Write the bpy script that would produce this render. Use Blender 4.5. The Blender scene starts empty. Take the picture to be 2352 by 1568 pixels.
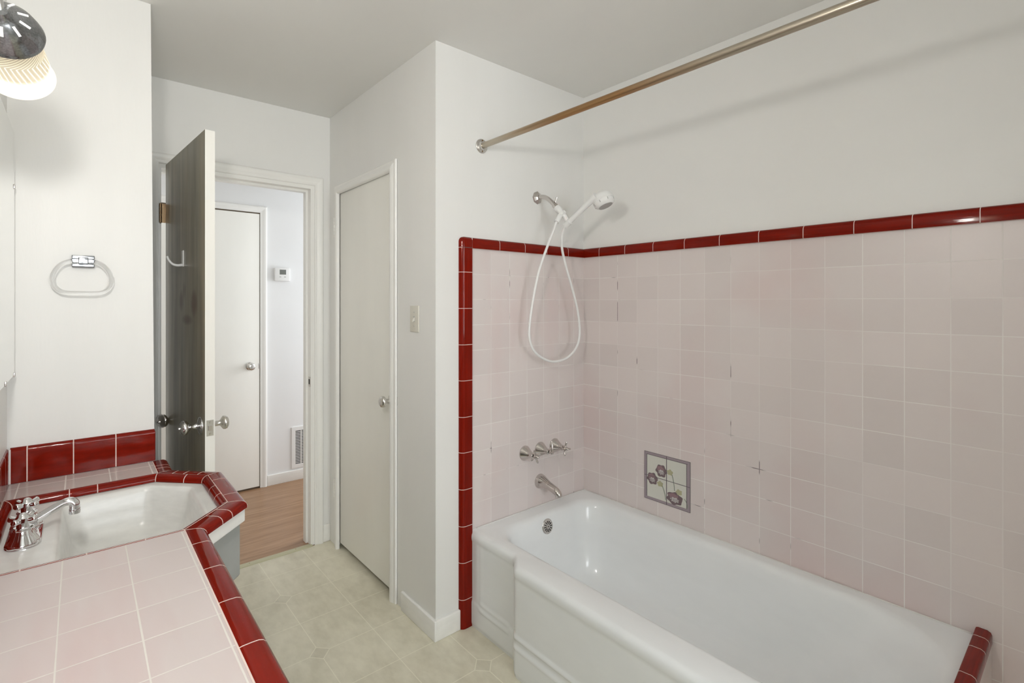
import bpy, bmesh, math, random
from mathutils import Vector, Matrix
random.seed(7)
S = bpy.context.scene
C = S.collection
PI = math.pi

# ------------------------------------------------------------------ materials
def new_mat(name):
    m = bpy.data.materials.new(name); m.use_nodes = True
    nt = m.node_tree
    b = nt.nodes['Principled BSDF']
    return m, nt, b

def N(nt, typ, **kw):
    n = nt.nodes.new(typ)
    for k, v in kw.items():
        setattr(n, k, v)
    return n

def L(nt, a, b): nt.links.new(a, b)

def math_node(nt, op, a, b=None, clamp=False):
    n = N(nt, 'ShaderNodeMath', operation=op, use_clamp=clamp)
    for i, v in enumerate((a, b)):
        if v is None: continue
        if isinstance(v, (int, float)): n.inputs[i].default_value = v
        else: L(nt, v, n.inputs[i])
    return n.outputs[0]

def mixc(nt, fac, a, b, blend='MIX'):
    n = N(nt, 'ShaderNodeMix', data_type='RGBA', blend_type=blend)
    for s, v in ((0, fac), (6, a), (7, b)):
        if isinstance(v, (int, float)): n.inputs[s].default_value = v
        elif isinstance(v, tuple): n.inputs[s].default_value = (*v, 1)
        else: L(nt, v, n.inputs[s])
    return n.outputs[2]

def ramp(nt, fac, lo, hi):
    n = N(nt, 'ShaderNodeMapRange'); n.clamp = True
    n.inputs[1].default_value = lo; n.inputs[2].default_value = hi
    L(nt, fac, n.inputs[0]); return n.outputs[0]

def noise(nt, scale, vec=None, detail=3, rough=.55):
    n = N(nt, 'ShaderNodeTexNoise'); n.inputs['Scale'].default_value = scale
    n.inputs['Detail'].default_value = detail; n.inputs['Roughness'].default_value = rough
    if vec is not None: L(nt, vec, n.inputs['Vector'])
    return n.outputs['Fac']

def pos(nt): return N(nt, 'ShaderNodeNewGeometry').outputs['Position']

def xyz(nt):
    s = N(nt, 'ShaderNodeSeparateXYZ'); L(nt, pos(nt), s.inputs[0]); return s.outputs

def scaled(nt, sx, sy, sz):
    m = N(nt, 'ShaderNodeVectorMath', operation='MULTIPLY')
    m.inputs[1].default_value = (sx, sy, sz); L(nt, pos(nt), m.inputs[0]); return m.outputs[0]

def bump(nt, b, h, strength, dist):
    n = N(nt, 'ShaderNodeBump'); n.inputs['Strength'].default_value = strength
    n.inputs['Distance'].default_value = dist
    L(nt, h, n.inputs['Height']); L(nt, n.outputs[0], b.inputs['Normal'])

def plain(name, col, rough=.5, metal=0, spec=.5, var=.0, vscale=8, coat=0):
    m, nt, b = new_mat(name)
    b.inputs['Base Color'].default_value = (*col, 1)
    b.inputs['Roughness'].default_value = rough
    b.inputs['Metallic'].default_value = metal
    b.inputs['Specular IOR Level'].default_value = spec
    if coat:
        b.inputs['Coat Weight'].default_value = coat; b.inputs['Coat Roughness'].default_value = .05
    if var:
        f = noise(nt, vscale)
        c = mixc(nt, ramp(nt, f, .3, .7), tuple(x * (1 - var) for x in col), tuple(min(1, x * (1 + var)) for x in col))
        L(nt, c, b.inputs['Base Color'])
    return m

def paint(name, col, rough, bstr=.12, var=.03):
    m, nt, b = new_mat(name)
    f = noise(nt, 2.2, detail=5)
    c = mixc(nt, ramp(nt, f, .3, .7), tuple(x * (1 - var) for x in col), tuple(min(1, x * (1 + var)) for x in col))
    L(nt, c, b.inputs['Base Color']); b.inputs['Roughness'].default_value = rough
    b.inputs['Specular IOR Level'].default_value = .35
    bump(nt, b, noise(nt, 55, detail=4), bstr, .002)
    return m

WHITE = (.80, .797, .780)
M = {}
M['wall'] = paint('wall_paint', WHITE, .42)
M['ceil'] = paint('ceiling_paint', (.76, .757, .735), .5, .18, .05)
M['hall'] = paint('hall_paint', (.80, .805, .81), .5)
M['trimw'] = paint('trim_paint', (.85, .845, .82), .3, .06, .04)
M['doorw'] = paint('door_paint', (.87, .86, .815), .33, .05, .03)
M['grout'] = plain('grout', (.72, .60, .55), .8, var=.06, vscale=40)
M['chrome'] = plain('chrome', (.82, .82, .83), .07, 1)
M['nickel'] = plain('satin_nickel', (.68, .66, .63), .24, 1)
M['oldchrome'] = plain('worn_chrome', (.62, .585, .56), .13, 1, var=.12, vscale=60)
M['capmetal'] = plain('tarnished_chrome', (.30, .31, .325), .16, 1, var=.25, vscale=30)
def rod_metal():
    m, nt, b = new_mat('brown_banded_rod')
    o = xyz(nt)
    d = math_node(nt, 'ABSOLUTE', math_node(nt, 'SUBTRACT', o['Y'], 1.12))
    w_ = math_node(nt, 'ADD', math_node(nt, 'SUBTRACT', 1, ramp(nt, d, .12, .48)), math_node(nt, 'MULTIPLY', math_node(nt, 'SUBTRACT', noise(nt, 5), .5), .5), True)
    L(nt, mixc(nt, w_, (.47, .42, .34), (.42, .25, .12)), b.inputs['Base Color'])  # browner around the middle of its length, with an uneven edge
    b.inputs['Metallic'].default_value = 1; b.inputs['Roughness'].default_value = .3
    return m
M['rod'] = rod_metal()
M['bronze'] = plain('hinge_bronze', (.32, .22, .13), .35, 1, var=.25, vscale=90)
M['black'] = plain('dark_gap', (.012, .011, .01), .7)
M['plastic'] = plain('white_plastic', (.80, .80, .79), .3)
M['ivory'] = plain('ivory_plastic', (.66, .64, .57), .35)
M['enamel'] = plain('white_enamel', (.80, .82, .828), .16, spec=.5, var=.02, vscale=5)
M['sinkenamel'] = plain('sink_enamel', (.71, .71, .69), .27, var=.05, vscale=9)
M['cab'] = paint('cabinet_paint', (.36, .375, .365), .35, .08, .05)
M['dark'] = plain('dark_interior', (.10, .07, .045), .8)
M['lcd'] = plain('lcd_glass', (.16, .165, .15), .2)
M['gasket'] = plain('grey_print', (.45, .45, .44), .5)

def red_tile():
    m, nt, b = new_mat('red_glazed_tile')
    f = noise(nt, 7, detail=4)
    c = mixc(nt, ramp(nt, f, .35, .7), (.20, .0085, .0028), (.135, .006, .002))
    s = noise(nt, 240, detail=1)
    c = mixc(nt, ramp(nt, s, .74, .80), c, (.34, .06, .035))
    L(nt, c, b.inputs['Base Color'])
    b.inputs['Roughness'].default_value = .06; b.inputs['Specular IOR Level'].default_value = .15
    bump(nt, b, noise(nt, 22, detail=2), .05, .004)
    return m
M['red'] = red_tile()

def pink_tile(name, ax, a0, b0, pa, pb, bx='Z', col=(.70, .635, .62), grout=(.82, .79, .765), w=.0022, rough=.34, dirt=True, varamt=.06):
    """square glazed tiles: grout lines every pa / pb metres along two world axes"""
    m, nt, b = new_mat(name)
    o = xyz(nt)
    A = math_node(nt, 'SUBTRACT', o[ax], a0); B = math_node(nt, 'SUBTRACT', o[bx], b0)
    da = math_node(nt, 'PINGPONG', A, pa / 2); db = math_node(nt, 'PINGPONG', B, pb / 2)
    wob = math_node(nt, 'MULTIPLY', math_node(nt, 'SUBTRACT', noise(nt, 9), .5), .0016)
    d = math_node(nt, 'ADD', math_node(nt, 'MINIMUM', da, db), wob)
    n = N(nt, 'ShaderNodeMapRange'); n.clamp = True
    n.inputs[1].default_value = w * .45; n.inputs[2].default_value = w * .75
    n.inputs[3].default_value = 1; n.inputs[4].default_value = 0
    L(nt, d, n.inputs[0]); g = n.outputs[0]
    ia = math_node(nt, 'FLOOR', math_node(nt, 'DIVIDE', A, pa)); ib = math_node(nt, 'FLOOR', math_node(nt, 'DIVIDE', B, pb))
    cv = N(nt, 'ShaderNodeCombineXYZ'); L(nt, ia, cv.inputs[0]); L(nt, ib, cv.inputs[1])
    wn = N(nt, 'ShaderNodeTexWhiteNoise', noise_dimensions='2D'); L(nt, cv.outputs[0], wn.inputs['Vector'])
    lo = tuple(x * (1 - varamt * .8) for x in col); hi = tuple(min(1, x * (1 + varamt * .5)) for x in col)
    tile = mixc(nt, wn.outputs['Value'], lo, hi)
    tile = mixc(nt, ramp(nt, noise(nt, 3.2, detail=3), .5, .72), tile, (col[0] * .97, col[1] * .90, col[2] * .90))
    gcol = grout
    if dirt:
        gd = math_node(nt, 'MULTIPLY', ramp(nt, noise(nt, 15, detail=2), .60, .66), ramp(nt, noise(nt, 2.6, detail=1), .46, .55))
        if ax == 'Y': gd = math_node(nt, 'MULTIPLY', gd, ramp(nt, o['Y'], .62, .85))
        gcol = mixc(nt, gd, grout, (.20, .165, .17))
        thin = ramp(nt, noise(nt, 4.5, detail=2), .44, .6)
        g2 = math_node(nt, 'MULTIPLY', g, math_node(nt, 'ADD', math_node(nt, 'MULTIPLY', thin, .6), .4))
        g2 = math_node(nt, 'MAXIMUM', g2, math_node(nt, 'MULTIPLY', g, gd))
    else: g2 = g
    L(nt, mixc(nt, g2, tile, gcol), b.inputs['Base Color'])
    r = math_node(nt, 'ADD', math_node(nt, 'MULTIPLY', g, .4), rough); L(nt, r, b.inputs['Roughness'])
    b.inputs['Specular IOR Level'].default_value = .45
    hh = math_node(nt, 'SUBTRACT', 1, g)
    bump(nt, b, hh, .25, .0015)
    return m
PT = .1095
M['pinkR'] = pink_tile('pink_tile_long_wall', 'Y', 1.712 - .1078, 1.4998 % PT, PT, PT)
M['pinkS'] = pink_tile('pink_tile_short_wall', 'X', 2.0397 - .0825, 1.4998 % PT, PT, PT)
M['pinkC'] = pink_tile('pink_counter_tile', 'X', -.0305, 1.1204, .112, .1085, 'Y', col=(.61, .545, .535), grout=(.70, .67, .63), w=.0022, rough=.36, dirt=False, varamt=.03)
M['pinkB'] = pink_tile('pink_back_strip_tile', 'X', -.0366, 2.079, .1115, .11, 'Y', col=(.60, .54, .52), grout=(.78, .73, .69), w=.003, rough=.16, dirt=False, varamt=.03)

def vinyl():
    m, nt, b = new_mat('vinyl_floor')
    o = xyz(nt); P = .2286
    A = math_node(nt, 'SUBTRACT', o['X'], .7305); B = math_node(nt, 'SUBTRACT', o['Y'], 1.942)
    da = math_node(nt, 'PINGPONG', A, P / 2); db = math_node(nt, 'PINGPONG', B, P / 2)
    d = math_node(nt, 'MINIMUM', da, db)
    DA = math_node(nt, 'PINGPONG', A, P); DB = math_node(nt, 'PINGPONG', B, P)
    man = math_node(nt, 'ADD', DA, DB)
    inside = math_node(nt, 'LESS_THAN', man, .040)
    edge = math_node(nt, 'ABSOLUTE', math_node(nt, 'SUBTRACT', man, .040))
    edge = math_node(nt, 'MULTIPLY', edge, .707)
    d2 = math_node(nt, 'ADD', d, inside)           # no grid line inside a diamond
    dd = math_node(nt, 'MINIMUM', d2, edge)
    n = N(nt, 'ShaderNodeMapRange'); n.clamp = True
    n.inputs[1].default_value = .0008; n.inputs[2].default_value = .0022
    n.inputs[3].default_value = 1; n.inputs[4].default_value = 0
    L(nt, dd, n.inputs[0]); g = n.outputs[0]
    f1 = noise(nt, 9, detail=6, rough=.65); f2 = noise(nt, 70, detail=3)
    f = math_node(nt, 'ADD', math_node(nt, 'MULTIPLY', f1, .7), math_node(nt, 'MULTIPLY', f2, .3))
    c = mixc(nt, ramp(nt, f, .40, .61), (.60, .565, .445), (.76, .725, .595))
    c = mixc(nt, math_node(nt, 'MULTIPLY', inside, .15), c, (.36, .33, .25))
    c = mixc(nt, math_node(nt, 'MULTIPLY', g, .65), c, (.90, .87, .73))
    L(nt, c, b.inputs['Base Color']); b.inputs['Roughness'].default_value = .38
    bump(nt, b, math_node(nt, 'SUBTRACT', f, math_node(nt, 'MULTIPLY', g, .3)), .08, .002)
    return m
M['vinyl'] = vinyl()

def wood_floor():
    m, nt, b = new_mat('oak_floor')
    o = xyz(nt)
    row = math_node(nt, 'FLOOR', math_node(nt, 'DIVIDE', o['Y'], .125))
    wn = N(nt, 'ShaderNodeTexWhiteNoise', noise_dimensions='1D'); L(nt, row, wn.inputs['W'])
    v = scaled(nt, 1.3, 22, 1)
    add = N(nt, 'ShaderNodeVectorMath', operation='ADD'); L(nt, v, add.inputs[0])
    cx = N(nt, 'ShaderNodeCombineXYZ'); L(nt, math_node(nt, 'MULTIPLY', wn.outputs['Value'], 9), cx.inputs[0]); L(nt, cx.outputs[0], add.inputs[1])
    f = noise(nt, 2.2, add.outputs[0], 6, .62)
    c = mixc(nt, ramp(nt, f, .32, .68), (.225, .115, .055), (.43, .265, .155))
    c = mixc(nt, math_node(nt, 'MULTIPLY', wn.outputs['Value'], .3), c, (.27, .15, .08))
    L(nt, c, b.inputs['Base Color']); b.inputs['Roughness'].default_value = .32
    return m
M['wood'] = wood_floor()

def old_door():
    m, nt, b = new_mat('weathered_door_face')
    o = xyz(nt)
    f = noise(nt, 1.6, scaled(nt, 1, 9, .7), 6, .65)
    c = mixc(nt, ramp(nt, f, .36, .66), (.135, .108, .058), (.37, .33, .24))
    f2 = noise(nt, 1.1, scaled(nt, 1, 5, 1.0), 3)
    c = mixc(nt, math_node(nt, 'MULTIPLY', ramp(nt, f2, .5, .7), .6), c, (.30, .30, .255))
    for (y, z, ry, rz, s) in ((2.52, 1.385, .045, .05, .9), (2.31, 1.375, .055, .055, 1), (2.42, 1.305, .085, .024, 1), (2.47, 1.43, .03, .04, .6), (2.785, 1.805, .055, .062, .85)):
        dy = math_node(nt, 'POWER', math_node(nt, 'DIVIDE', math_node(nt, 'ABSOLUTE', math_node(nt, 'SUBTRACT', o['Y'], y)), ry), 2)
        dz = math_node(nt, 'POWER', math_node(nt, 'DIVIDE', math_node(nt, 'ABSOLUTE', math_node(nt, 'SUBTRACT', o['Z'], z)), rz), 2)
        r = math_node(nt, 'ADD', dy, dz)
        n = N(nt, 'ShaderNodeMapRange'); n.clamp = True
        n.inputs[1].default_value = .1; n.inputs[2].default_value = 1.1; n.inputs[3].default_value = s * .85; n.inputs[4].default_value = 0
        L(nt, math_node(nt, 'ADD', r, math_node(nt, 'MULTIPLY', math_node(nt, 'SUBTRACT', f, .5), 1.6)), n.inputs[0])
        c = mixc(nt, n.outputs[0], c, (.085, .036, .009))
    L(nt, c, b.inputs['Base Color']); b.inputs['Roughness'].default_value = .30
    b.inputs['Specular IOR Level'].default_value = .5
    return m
M['olddoor'] = old_door()

def clear_mat(name, col=(1, 1, 1), ior=1.47, rough=.0):
    m, nt, b = new_mat(name)
    b.inputs['Base Color'].default_value = (*col, 1)
    b.inputs['Transmission Weight'].default_value = 1
    b.inputs['IOR'].default_value = ior; b.inputs['Roughness'].default_value = rough
    return m
M['lucite'] = clear_mat('clear_acrylic', (1, 1, 1), 1.18, .0)

def pane_mat():
    m, nt, b = new_mat('window_glass')
    t = N(nt, 'ShaderNodeBsdfTransparent'); g = N(nt, 'ShaderNodeBsdfGlossy'); g.inputs['Roughness'].default_value = .02
    mx = N(nt, 'ShaderNodeMixShader'); mx.inputs[0].default_value = .06
    L(nt, t.outputs[0], mx.inputs[1]); L(nt, g.outputs[0], mx.inputs[2])
    L(nt, mx.outputs[0], nt.nodes['Material Output'].inputs[0]); return m
M['pane'] = pane_mat()
M['mirror'] = plain('mirror_silver', (.86, .865, .85), .015, 1)

def emit(name, col, s):
    m, nt, b = new_mat(name)
    b.inputs['Base Color'].default_value = (*col, 1)
    b.inputs['Emission Color'].default_value = (*col, 1); b.inputs['Emission Strength'].default_value = s
    return m
M['bulb'] = emit('lit_bulb', (1, .93, .80), 12)

def frosted(name, pattern):
    m, nt, b = new_mat(name)
    t = N(nt, 'ShaderNodeBsdfTranslucent'); t.inputs[0].default_value = (.62, .60, .55, 1)
    d = N(nt, 'ShaderNodeBsdfDiffuse'); d.inputs[0].default_value = (.85, .83, .78, 1)
    gl = N(nt, 'ShaderNodeBsdfGlossy'); gl.inputs['Roughness'].default_value = .15
    mx = N(nt, 'ShaderNodeMixShader'); mx.inputs[0].default_value = .35
    if pattern:
        uv = N(nt, 'ShaderNodeUVMap'); s = N(nt, 'ShaderNodeSeparateXYZ'); L(nt, uv.outputs[0], s.inputs[0])
        # chevrons: stripes that lean one way above the knee and the other way below it
        k = math_node(nt, 'ABSOLUTE', math_node(nt, 'SUBTRACT', s.outputs[1], .42))
        slope = math_node(nt, 'MULTIPLY', k, math_node(nt, 'ADD', .12, math_node(nt, 'MULTIPLY', math_node(nt, 'LESS_THAN', s.outputs[1], .42), .55)))
        ph = math_node(nt, 'ADD', s.outputs[0], slope)
        d1 = math_node(nt, 'PINGPONG', ph, 1 / 72)
        st = math_node(nt, 'MULTIPLY', ramp(nt, d1, .0018, .0042), math_node(nt, 'SUBTRACT', 1, ramp(nt, s.outputs[1], .66, .80)))  # pale towards the mouth: the bulb's glow is put into the glass colour
        L(nt, mixc(nt, st, (.85, .82, .72), (.40, .385, .35)), t.inputs[0])
        L(nt, mixc(nt, st, (.93, .92, .88), (.52, .50, .46)), d.inputs[0])
    L(nt, t.outputs[0], mx.inputs[1]); L(nt, d.outputs[0], mx.inputs[2])
    m2 = N(nt, 'ShaderNodeMixShader'); m2.inputs[0].default_value = .05
    L(nt, mx.outputs[0], m2.inputs[1]); L(nt, gl.outputs[0], m2.inputs[2])
    L(nt, m2.outputs[0], nt.nodes['Material Output'].inputs[0]); return m
M['shade'] = frosted('frosted_ribbed_glass', True)
for n_, c_ in (('purple', (.17, .12, .13)), ('petal', (.27, .17, .185)), ('pale', (.52, .51, .49)), ('leaf', (.42, .40, .25)), ('stem', (.25, .28, .23)), ('border', (.33, .275, .30)), ('creamtile', (.63, .63, .57)), ('line', (.13, .10, .12))):
    M[n_] = plain('painted_' + n_, c_, .3, var=.12, vscale=90)

# ------------------------------------------------------------------ mesh helpers
class G:
    """collects geometry in world coordinates"""
    def __init__(s): s.v = []; s.f = []; s.m = []; s.uv = {}
    def add(s, vs, fs, mi=0):
        o = len(s.v); s.v += [tuple(x) for x in vs]
        for f in fs: s.f.append(tuple(i + o for i in f)); s.m.append(mi)
        return o
    def box(s, x0, x1, y0, y1, z0, z1, mi=0, bev=0):
        if bev:
            bm = bmesh.new(); bmesh.ops.create_cube(bm, size=1)
            for v in bm.verts: v.co = Vector(((x0 + x1) / 2 + v.co.x * (x1 - x0), (y0 + y1) / 2 + v.co.y * (y1 - y0), (z0 + z1) / 2 + v.co.z * (z1 - z0)))
            bmesh.ops.bevel(bm, geom=list(bm.edges), offset=bev, segments=3, profile=.5, affect='EDGES')
            bm.verts.ensure_lookup_table()
            s.add([v.co for v in bm.verts], [[v.index for v in f.verts] for f in bm.faces], mi); bm.free(); return s
        vs = [(x, y, z) for x in (x0, x1) for y in (y0, y1) for z in (z0, z1)]
        s.add(vs, [(0, 1, 3, 2), (4, 6, 7, 5), (0, 4, 5, 1), (2, 3, 7, 6), (0, 2, 6, 4), (1, 5, 7, 3)], mi); return s
    def prism(s, pts, z0, z1, mi=0, axis='z'):
        n = len(pts)
        def P(a, b, c): return {'z': (a, b, c), 'y': (a, c, b), 'x': (c, a, b)}[axis]
        vs = [P(a, b, z0) for a, b in pts] + [P(a, b, z1) for a, b in pts]
        fs = [tuple(range(n - 1, -1, -1)), tuple(range(n, 2 * n))] + [(i, (i + 1) % n, (i + 1) % n + n, i + n) for i in range(n)]
        s.add(vs, fs, mi); return s
    def rings(s, rings, close=True, caps=(False, False), mi=0, mif=None):
        n = len(rings[0]); o = s.add([p for r in rings for p in r], [])
        k = n if close else n - 1
        for i in range(len(rings) - 1):
            for j in range(k):
                a = o + i * n + j; b = o + i * n + (j + 1) % n
                s.f.append((a, b, b + n, a + n)); s.m.append(mif(i, j) if mif else mi)
        if caps[0]: s.f.append(tuple(o + j for j in range(n - 1, -1, -1))); s.m.append(mi)
        if caps[1]: s.f.append(tuple(o + (len(rings) - 1) * n + j for j in range(n))); s.m.append(mi)
        return s
    def lathe(s, base, axis, prof, seg=40, mi=0, caps=(True, True), facet=None):
        """prof: (distance along the axis, radius)"""
        a = Vector(axis).normalized(); u = a.orthogonal().normalized()
        if abs(a.z) < .9:
            u = (Vector((0, 0, 1)) - a * a.z).normalized()
        w = a.cross(u); base = Vector(base)
        rs = [[base + a * d + (u * math.cos(2 * PI * k / seg) + w * math.sin(2 * PI * k / seg)) * max(r, 1e-5) * (facet(d, 2 * PI * k / seg) if facet else 1) for k in range(seg)] for d, r in prof]
        s.rings(rs, True, caps, mi); return s
    def tube(s, pts, rad, seg=14, mi=0, caps=(True, True), sub=6, smooth=True, sec=None):
        P = [Vector(p) for p in pts]
        R = list(rad) if isinstance(rad, (list, tuple)) else [rad] * len(P)
        if smooth and len(P) > 2:
            Q, RR = [], []
            for i in range(len(P) - 1):
                p0 = P[max(i - 1, 0)]; p1 = P[i]; p2 = P[i + 1]; p3 = P[min(i + 2, len(P) - 1)]
                for k in range(sub):
                    t = k / sub
                    Q.append(.5 * ((2 * p1) + (p2 - p0) * t + (2 * p0 - 5 * p1 + 4 * p2 - p3) * t * t + (3 * p1 - p0 - 3 * p2 + p3) * t ** 3))
                    RR.append(R[i] * (1 - t) + R[i + 1] * t)
            Q.append(P[-1]); RR.append(R[-1]); P, R = Q, RR
        T = [(P[min(i + 1, len(P) - 1)] - P[max(i - 1, 0)]).normalized() for i in range(len(P))]
        u = T[0].orthogonal().normalized()
        if abs(T[0].z) < .95: u = (Vector((0, 0, 1)) - T[0] * T[0].z).normalized()
        rs = []
        for p, t, r in zip(P, T, R):
            u = (u - t * u.dot(t)).normalized(); w = t.cross(u)
            if sec: rs.append([p + (u * a + w * b) * r for a, b in sec])
            else: rs.append([p + (u * math.cos(2 * PI * k / seg) + w * math.sin(2 * PI * k / seg)) * r for k in range(seg)])
        s.rings(rs, True, caps, mi); return s
    def build(s, name, mats, parent=None, smooth=True, ang=35, loc=None, weld=False):
        mats = mats if isinstance(mats, (list, tuple)) else [mats]
        root = parent
        while root is not None and root.parent is not None: root = root.parent
        off = Vector(root.location) if root is not None else Vector(loc) if loc else Vector((0, 0, 0))
        me = bpy.data.meshes.new(name)
        me.from_pydata([Vector(v) - off for v in s.v], [], s.f)
        for m in mats: me.materials.append(M[m])
        for p, mi in zip(me.polygons, s.m): p.material_index = mi
        bm = bmesh.new(); bm.from_mesh(me)
        if weld: bmesh.ops.remove_doubles(bm, verts=bm.verts, dist=1e-5)
        bmesh.ops.recalc_face_normals(bm, faces=bm.faces); bm.to_mesh(me); bm.free()
        if smooth:
            me.polygons.foreach_set('use_smooth', [True] * len(me.polygons)); me.set_sharp_from_angle(angle=math.radians(ang))
        o = bpy.data.objects.new(name, me); C.objects.link(o)
        if parent is not None: o.parent = parent
        elif loc: o.location = loc
        return o

def tag(o, label, cat, group=None, kind=None):
    o['label'] = label; o['category'] = cat
    if group: o['group'] = group
    if kind: o['kind'] = kind
    return o
def thing(name, loc, label, cat, group=None, kind=None):
    o = bpy.data.objects.new(name, None); C.objects.link(o); o.location = loc; o.empty_display_size = .05
    return tag(o, label, cat, group, kind)

def sweep(g, path, prof, joints=(), closed=False, lift=None, mi=0, mj=1, gw=.0022, plane='xy', const=None, caps=True, mitre_grout=True, gseg=(), gruns=None):
    """sweep a profile of (offset to the right of travel, height) along a flat path with mitred corners;
    joints: arc lengths that get a thin slice of grout"""
    pts = [Vector((p[0], p[1])) for p in path]
    n = len(pts)
    segs = [(pts[(i + 1) % n] - pts[i]) for i in range(n if closed else n - 1)]
    def rgt(d): d = d.normalized(); return Vector((d.y, -d.x))
    mit = []
    for i in range(n):
        a = segs[i - 1] if (i > 0 or closed) else segs[0]
        b = segs[i] if i < len(segs) else segs[-1]
        ra, rb = rgt(a), rgt(b)
        m = (ra + rb); m = m / max(m.dot(ra), .2) if m.length > 1e-6 else ra
        mit.append(m)
    stations = []     # (point, offset vector, grout after?)
    acc = 0; runs = []
    for i, d in enumerate(segs):
        runs += [i - 1] * (len(stations) - len(runs))
        ln = d.length; p0 = pts[i]; p1 = pts[(i + 1) % n]; m0 = mit[i]; m1 = mit[(i + 1) % n]
        js = sorted(j - acc for j in joints if .004 < j - acc < ln - .004)
        stations.append((p0, m0, False))
        inner = (i > 0 or closed) and mitre_grout
        if inner:
            t = gw / 2 / ln
            stations[-1] = (p0, m0, True)
            stations.append((p0 + d * t, rgt(d) * 1.0 if False else m0.lerp(m1, t), False))
        for j in js:
            t0 = (j - gw / 2) / ln; t1 = (j + gw / 2) / ln
            r_ = rgt(d)
            def off(t):
                # keep joints square to the run: correct the mitre shear
                return r_
            stations.append((p0 + d * t0, r_, True)); stations.append((p0 + d * t1, r_, False))
        if (i < len(segs) - 1 or closed) and mitre_grout:
            t = 1 - gw / 2 / ln
            stations.append((p0 + d * t, m0.lerp(m1, t), True))
        acc += ln
    if not closed: stations.append((pts[-1], mit[-1], False))
    def P(q, z):
        if plane == 'xy': return (q.x, q.y, z)
        if plane == 'xz': return (q.x, const + z, q.y)     # z = offset out of the wall along -Y handled by sign
        if plane == 'yz': return (const + z, q.x, q.y)
    rings = []
    for p, m, _ in stations: rings.append([P(p + m * o, z) for o, z in prof])
    if closed: rings.append(rings[0])
    runs += [len(segs) - 1] * (len(stations) - len(runs))
    flags = [st[2] for st in stations]
    g.rings(rings, False, (False, False), mif=lambda i, j: mj if (flags[i] or (j in gseg and (gruns is None or runs[i] in gruns))) else mi)
    if caps and not closed:
        o = g.add(rings[0], [tuple(range(len(prof)))], mi); o = g.add(rings[-1], [tuple(range(len(prof) - 1, -1, -1))], mi)
    return g

def casing(name, a0, a1, zt, plane, const, sgn, z0=0, mat='trimw'):
    """door casing: moulded profile mitred round the head"""
    prof = [(0, 0), (0, .007), (.003, .010), (.006, .0105), (.009, .009), (.016, .012), (.028, .017), (.038, .0185), (.045, .016), (.049, .010), (.050, 0)]
    prof = [(-w, t * sgn) for w, t in prof]
    g = G()
    sweep(g, [(a0, z0), (a0, zt), (a1, zt), (a1, z0)], prof, plane=plane, const=const, mj=0, gw=.0005)
    return g.build(name, mat, ang=50)

# ------------------------------------------------------------------ room constants
XL, XR, YS, YB, XC, ZC = -.178, 2.045, 1.716, 2.832, 1.1245, 2.446
YST = 2.152              # front of the short wall with the towel ring
TX, TY = 2.036, 1.706    # faces of the pink tiling
YF, YH, YV = -2.0, 3.96, -.7

def struct(o, label, cat): return tag(o, label, cat, kind='structure')

# floor, ceiling, walls
g = G(); g.box(-.4, 2.3, YF - .2, 2.822, -.08, 0); struct(g.build('floor', 'vinyl', smooth=False), 'pale beige vinyl floor with octagon and diamond pattern in the bathroom', 'floor')
g = G(); g.box(-1.2, 2.8, 2.848, 4.2, -.08, -.001); struct(g.build('floor', 'wood', smooth=False), 'brown oak plank floor of the hall beyond the doorway', 'floor')
g = G(); g.box(-1.2, 2.8, YF - .2, 4.2, ZC, ZC + .1); struct(g.build('ceiling', 'ceil', smooth=False), 'off white plaster ceiling over the bathroom', 'ceiling')
g = G(); g.box(-.35, XL, YF - .15, YST + .02, 0, ZC); struct(g.build('wall_left', 'wall', smooth=False), 'cream wall behind the mirror and vanity', 'wall')
# short wall (its end is a little out of plumb) running back to the door wall
g = G()
xs0, xs1 = .2125, .1955
vs = [(-.35, YST, 0), (xs0, YST, 0), (xs1, YST, ZC), (-.35, YST, ZC), (-.35, YB, 0), (xs0, YB, 0), (xs1, YB, ZC), (-.35, YB, ZC)]
g.add(vs, [(0, 1, 2, 3), (1, 5, 6, 2), (5, 4, 7, 6), (4, 0, 3, 7), (3, 2, 6, 7), (0, 4, 5, 1)])
struct(g.build('wall_left', 'wall', smooth=False), 'cream wall end carrying the clear towel ring', 'wall')
DX0, DX1, DZ = .287, 1.031, 2.038
g = G()
g.box(-.35, DX0, YB, YB + .115, 0, ZC); g.box(DX1, XC + .02, YB, YB + .115, 0, ZC); g.box(DX0, DX1, YB, YB + .115, DZ, ZC)
struct(g.build('wall_back', 'wall', smooth=False), 'white wall above the bathroom doorway', 'wall')
CY0, CY1 = 2.034, 2.738      # closet opening
g = G()
g.box(XC, XC + .11, YS, CY0, 0, ZC); g.box(XC, XC + .11, CY1, YB + .115, 0, ZC); g.box(XC, XC + .11, CY0, CY1, 2.030, ZC)
g.box(XC + .11, XR + .2, YS, YS + .1, 0, ZC)
struct(g.build('wall_back', 'wall', smooth=False), 'cream L shaped wall with the closet door and the shower', 'wall')
g = G(); g.box(XC + .6, XC + .65, CY0 - .1, CY1 + .1, 0, 2.3); g.box(XC + .115, XC + .6, CY0 - .1, CY0 - .05, 0, 2.3); g.box(XC + .115, XC + .6, CY1 + .05, CY1 + .1, 0, 2.3); g.box(XC + .115, XC + .6, CY0 - .1, CY1 + .1, 2.3, 2.35)
struct(g.build('wall_right', 'dark', smooth=False), 'dark inside of the closet seen under its door', 'wall')
g = G(); g.box(XR, XR + .15, YF - .15, YS + .1, 0, ZC)
WR = struct(g.build('wall_right', 'wall', smooth=False), 'cream wall above the tub tiling', 'wall')
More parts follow.
